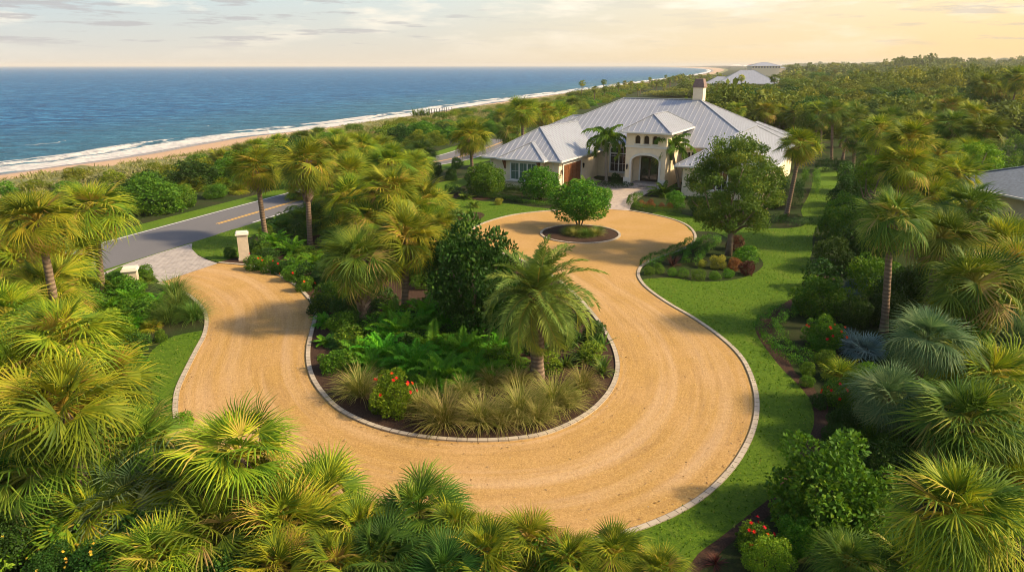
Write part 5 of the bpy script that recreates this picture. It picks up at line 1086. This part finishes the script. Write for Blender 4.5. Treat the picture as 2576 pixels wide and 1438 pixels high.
print('far canopy',placed)
o=link('far_woodland',quads('far_woodland',np.concatenate(Q),np.concatenate(V),M['wood'])); tag(o,'hazy green tree canopy running to the horizon','woodland',kind='stuff')
# dune grass
Q=[];V=[]; n=0
tq=[tuft(600+j,9,.8,.09,85,30,1.1,.35,2) for j in range(5)]
for i in range(0,300):
    pnum=int(np.interp(i,[0,60,150,300],[30,30,24,6]))
    if i>=len(vegs)-1: break
    seg=np.linalg.norm(vegs[i+1]-vegs[i]); pnum=int(min(600,seg*14*2.4))
    if np.linalg.norm(vegs[i])>420: break
    for _ in range(pnum):
        a=r.random(); w_=r.uniform(.5,30)*1.0; b0=vegs[i]*(1-a)+vegs[i+1]*a+nrm[i]*w_; clump=math.sin(b0[0]*.35)+math.sin(b0[1]*.31+1)+.6*math.sin(b0[0]*.9+b0[1]*.7)
        if clump<-.7 and w_<9: continue
        if w_<1 and r.random()<.6: continue
        z=np.interp(w_,[-2.5,0,7,16,31],[-1.6,-1.4,-.35,.02,.02]); q,v=tq[r.integers(5)]; s=r.uniform(.5,1.1); qq=rotz(q,r.uniform(0,6.28))*s; qq[...,:2]+=b0; qq[...,2]+=z; Q.append(qq);V.append(v); n+=1
print('dune tufts',n)
o=link('dune_grass',quads('dune_grass',np.concatenate(Q),np.concatenate(V),M['dunegrass'])); tag(o,'pale grass covering the dune above the beach','dune grass',kind='stuff')
Q=[];V=[]
def blades(polys,dens,hmin,hmax,wd,near=75):
    for poly in polys:
        P=np.array(poly)[:,:2]; lo_,hi_=P.min(0),P.max(0); n=int((hi_[0]-lo_[0])*(hi_[1]-lo_[1])*dens); X=r.uniform(lo_,hi_,(n,2)); x,y=X[:,0],X[:,1]; c=np.zeros(n,bool); j=len(P)-1
        for i in range(len(P)):
            xi,yi=P[i]; xj,yj=P[j]; hit=((yi>y)!=(yj>y))&(x<(xj-xi)*(y-yi)/(yj-yi+1e-12)+xi); c^=hit; j=i
        X=X[c&(y<near)]; X=X+r.normal(0,.03,X.shape); n=len(X); a=r.uniform(0,6.28,n); h=r.uniform(hmin,hmax,n); w_=wd*r.uniform(.6,1.3,n); ln=r.normal(0,.5,(n,2))*h[:,None]
        b0=np.c_[X-np.c_[np.cos(a),np.sin(a)]*w_[:,None],np.full(n,.01)]; b1=np.c_[X+np.c_[np.cos(a),np.sin(a)]*w_[:,None],np.full(n,.01)]; t0=np.c_[X+ln,h]; t1=t0+np.c_[np.cos(a),np.sin(a),0*a]*w_[:,None]*.5
        Q.append(np.stack([b0,b1,t1,t0],1)); V.append(r.random(n))
blades([[tuple(q) for q in l] for l in LW],55,.03,.085,.03)
M['turf']=leafmat('turf_blade',[(0,(.03,.09,.004)),(.5,(.08,.17,.008)),(.85,(.16,.26,.014)),(1,(.3,.27,.07))],.3)
tag(link('lawn_grass',quads('lawn_grass',np.concatenate(Q),np.concatenate(V),M['turf'])),'short mown grass blades of the lawns','grass',kind='stuff')
Q=[];V=[]; P=np.array(outer_l); Pi=np.array(inner_l)
nn=900; k=r.integers(0,259,nn); u=np.where(r.random(nn)<.7,np.abs(r.normal(0,.06,nn)),r.random(nn)); u=np.where(r.random(nn)<.5,u,1-u); u=np.clip(u,.005,.995)
c=P[k]*u[:,None]+Pi[k]*(1-u[:,None]); c=np.c_[c,np.full(nn,.02)]; Nn=np.tile([0,0,1.],(nn,1))
ql=leaves(r,c,Nn,.09,.5,.25,.1); tag(link('fallen_leaves',quads('fallen_leaves',ql,r.random(nn),M['dead'])),'dry leaves fallen along the edges of the drive','leaf litter',kind='stuff')
c=np.c_[np.array([isl_in[0]]*1),[0.02]]
# dark posts and spiky yuccas on the dune
b=MB(); b.tube([(0,0,-.1),(0,0,1.5)],[.07,.05],7); pm=b.mesh('dune_post',M['iron'])
for k in range(13):
    g=G(1062+k*6.2,290-k*.5,0); o=link('dune_post',pm,None,(g[0],g[1],0),(random.uniform(-.1,.1),random.uniform(-.1,.1),0),(1.4,1.4,random.uniform(.7,1.1))); tag(o,'dark weathered post in the row on the dune behind the grove','post','dark posts on the dune')
for k in range(5): g=G(1040+k*9,292,0); shrub(0,0,0,'strap','spiky',world=g,size=1.6,sq=1.4,label='spiky yucca left of the dark dune posts',cat='plant',name='yucca',group='yuccas beside the dune posts')
# ---- captions that tell things apart
ORD=['leftmost','second from the left','third from the left','fourth from the left','fifth from the left','sixth from the left','seventh from the left','eighth from the left','ninth from the left','tenth from the left','eleventh from the left','twelfth from the left','thirteenth from the left','fourteenth from the left','fifteenth from the left']
from collections import defaultdict
GR=defaultdict(list)
for t_ in REG: GR[t_[1]].append(t_)
for lab,ts in GR.items():
    ts.sort(key=lambda t_:t_[4])
    for k,(o,l,c,g,x,sh) in enumerate(ts):
        if len(ts)>1 and not sh and len(ts)<=15: l=l+', '+ORD[k]
        tag(o,l,c,g if (g and g!='') else ('plants alike: '+l if len(ts)>1 else None))
# ------------------------------------------------------------------ light, sky, render settings
SUN_AZ=98.0; SUN_EL=36.0
sl=bpy.data.lights.new('sun','SUN'); sl.energy=4.5; sl.angle=R(4.5); sl.color=(1,.77,.46)
so=bpy.data.objects.new('sun',sl); COL.objects.link(so)
sd_=Vector((math.sin(R(SUN_AZ))*math.cos(R(SUN_EL)),math.cos(R(SUN_AZ))*math.cos(R(SUN_EL)),math.sin(R(SUN_EL))))
so.rotation_euler=sd_.to_track_quat('Z','Y').to_euler(); so.location=(60,0,60)
m,nt=mat('haze_air'); v_=N(nt,'ShaderNodeVolumePrincipled'); v_.inputs['Color'].default_value=(1,.98,.94,1); v_.inputs['Density'].default_value=.00013; v_.inputs['Anisotropy'].default_value=.0; o=N(nt,'ShaderNodeOutputMaterial'); L(nt,v_.outputs[0],o.inputs['Volume'])
b=MB(); b.box((-16500,-400,-8),(16500,16500,42)); tag(link('haze',b.mesh('haze',m)),'thin warm evening haze over land and sea','haze',kind='stuff')
w=bpy.data.worlds.new('World'); S.world=w; w.use_nodes=True; nt=w.node_tree; nt.nodes.clear()
sky=N(nt,'ShaderNodeTexSky',sky_type='NISHITA'); sky.sun_disc=False; sky.sun_elevation=R(SUN_EL); sky.sun_rotation=R(SUN_AZ); sky.dust_density=3; sky.air_density=1.0
tc=N(nt,'ShaderNodeTexCoord').outputs['Generated']; sp=N(nt,'ShaderNodeSeparateXYZ'); L(nt,tc,sp.inputs[0])
el=sp.outputs[2]
azf=N(nt,'ShaderNodeMapRange'); azf.inputs[1].default_value=-.6; azf.inputs[2].default_value=.62; L(nt,sp.outputs[0],azf.inputs[0]); azf=azf.outputs[0]
K=6.4
def kk(c): return tuple(x*K for x in c)
low=ramp(nt,azf,[(0,(.66,.62,.55)),(.4,(.72,.62,.48)),(.7,(.86,.65,.37)),(1,(.95,.62,.25))])
high=ramp(nt,azf,[(0,(.50,.63,.68)),(.4,(.64,.70,.67)),(.75,(.86,.76,.56)),(1,(1.0,.80,.47))])
e1=N(nt,'ShaderNodeMapRange'); e1.inputs[1].default_value=0; e1.inputs[2].default_value=.085; L(nt,el,e1.inputs[0])
veil=mixc(nt,e1.outputs[0],low,high)
n1=noise(nt,tc,1,7,.6,(5,5,26)); n2=noise(nt,tc,1,6,.62,(9,9,95)); 
veil=mixc(nt,math_(nt,'MULTIPLY',ramp(nt,n1,[(.49,(0,0,0)),(.62,(.9,.9,.9))]),e1.outputs[0]),veil,(1.0,.90,.74))
dk=math_(nt,'MULTIPLY',ramp(nt,n2,[(.545,(0,0,0)),(.62,(.75,.75,.75))]),ramp(nt,el,[(.018,(0,0,0)),(.03,(1,1,1))]))
dk=math_(nt,'MULTIPLY',dk,ramp(nt,azf,[(.0,(1,1,1)),(.4,(.8,.8,.8)),(.5,(.15,.15,.15)),(.8,(.2,.2,.2)),(1,(.8,.8,.8))]))
veil=mixc(nt,dk,veil,(.46,.44,.45))
veil=mixc(nt,1.0,veil,(K,K,K),'MULTIPLY')
hi=N(nt,'ShaderNodeMapRange'); hi.inputs[1].default_value=.08; hi.inputs[2].default_value=.45; hi.inputs[3].default_value=1; hi.inputs[4].default_value=.0; L(nt,el,hi.inputs[0])
col=mixc(nt,hi.outputs[0],sky.outputs[0],veil)
bg=N(nt,'ShaderNodeBackground'); bg.inputs[1].default_value=.125; L(nt,col,bg.inputs[0]); o=N(nt,'ShaderNodeOutputWorld'); L(nt,bg.outputs[0],o.inputs[0])
S.view_settings.view_transform='Standard'; S.view_settings.look='None'; S.view_settings.gamma=1; S.view_settings.exposure=.55
S.render.engine='CYCLES'; c=S.cycles; c.max_bounces=5; c.diffuse_bounces=2; c.glossy_bounces=2; c.transmission_bounces=3; c.transparent_max_bounces=4; c.caustics_reflective=False; c.caustics_refractive=False; c.volume_bounces=0
c.use_denoising=True; c.denoising_prefilter='ACCURATE'; c.filter_width=1.0; c.sample_clamp_indirect=6
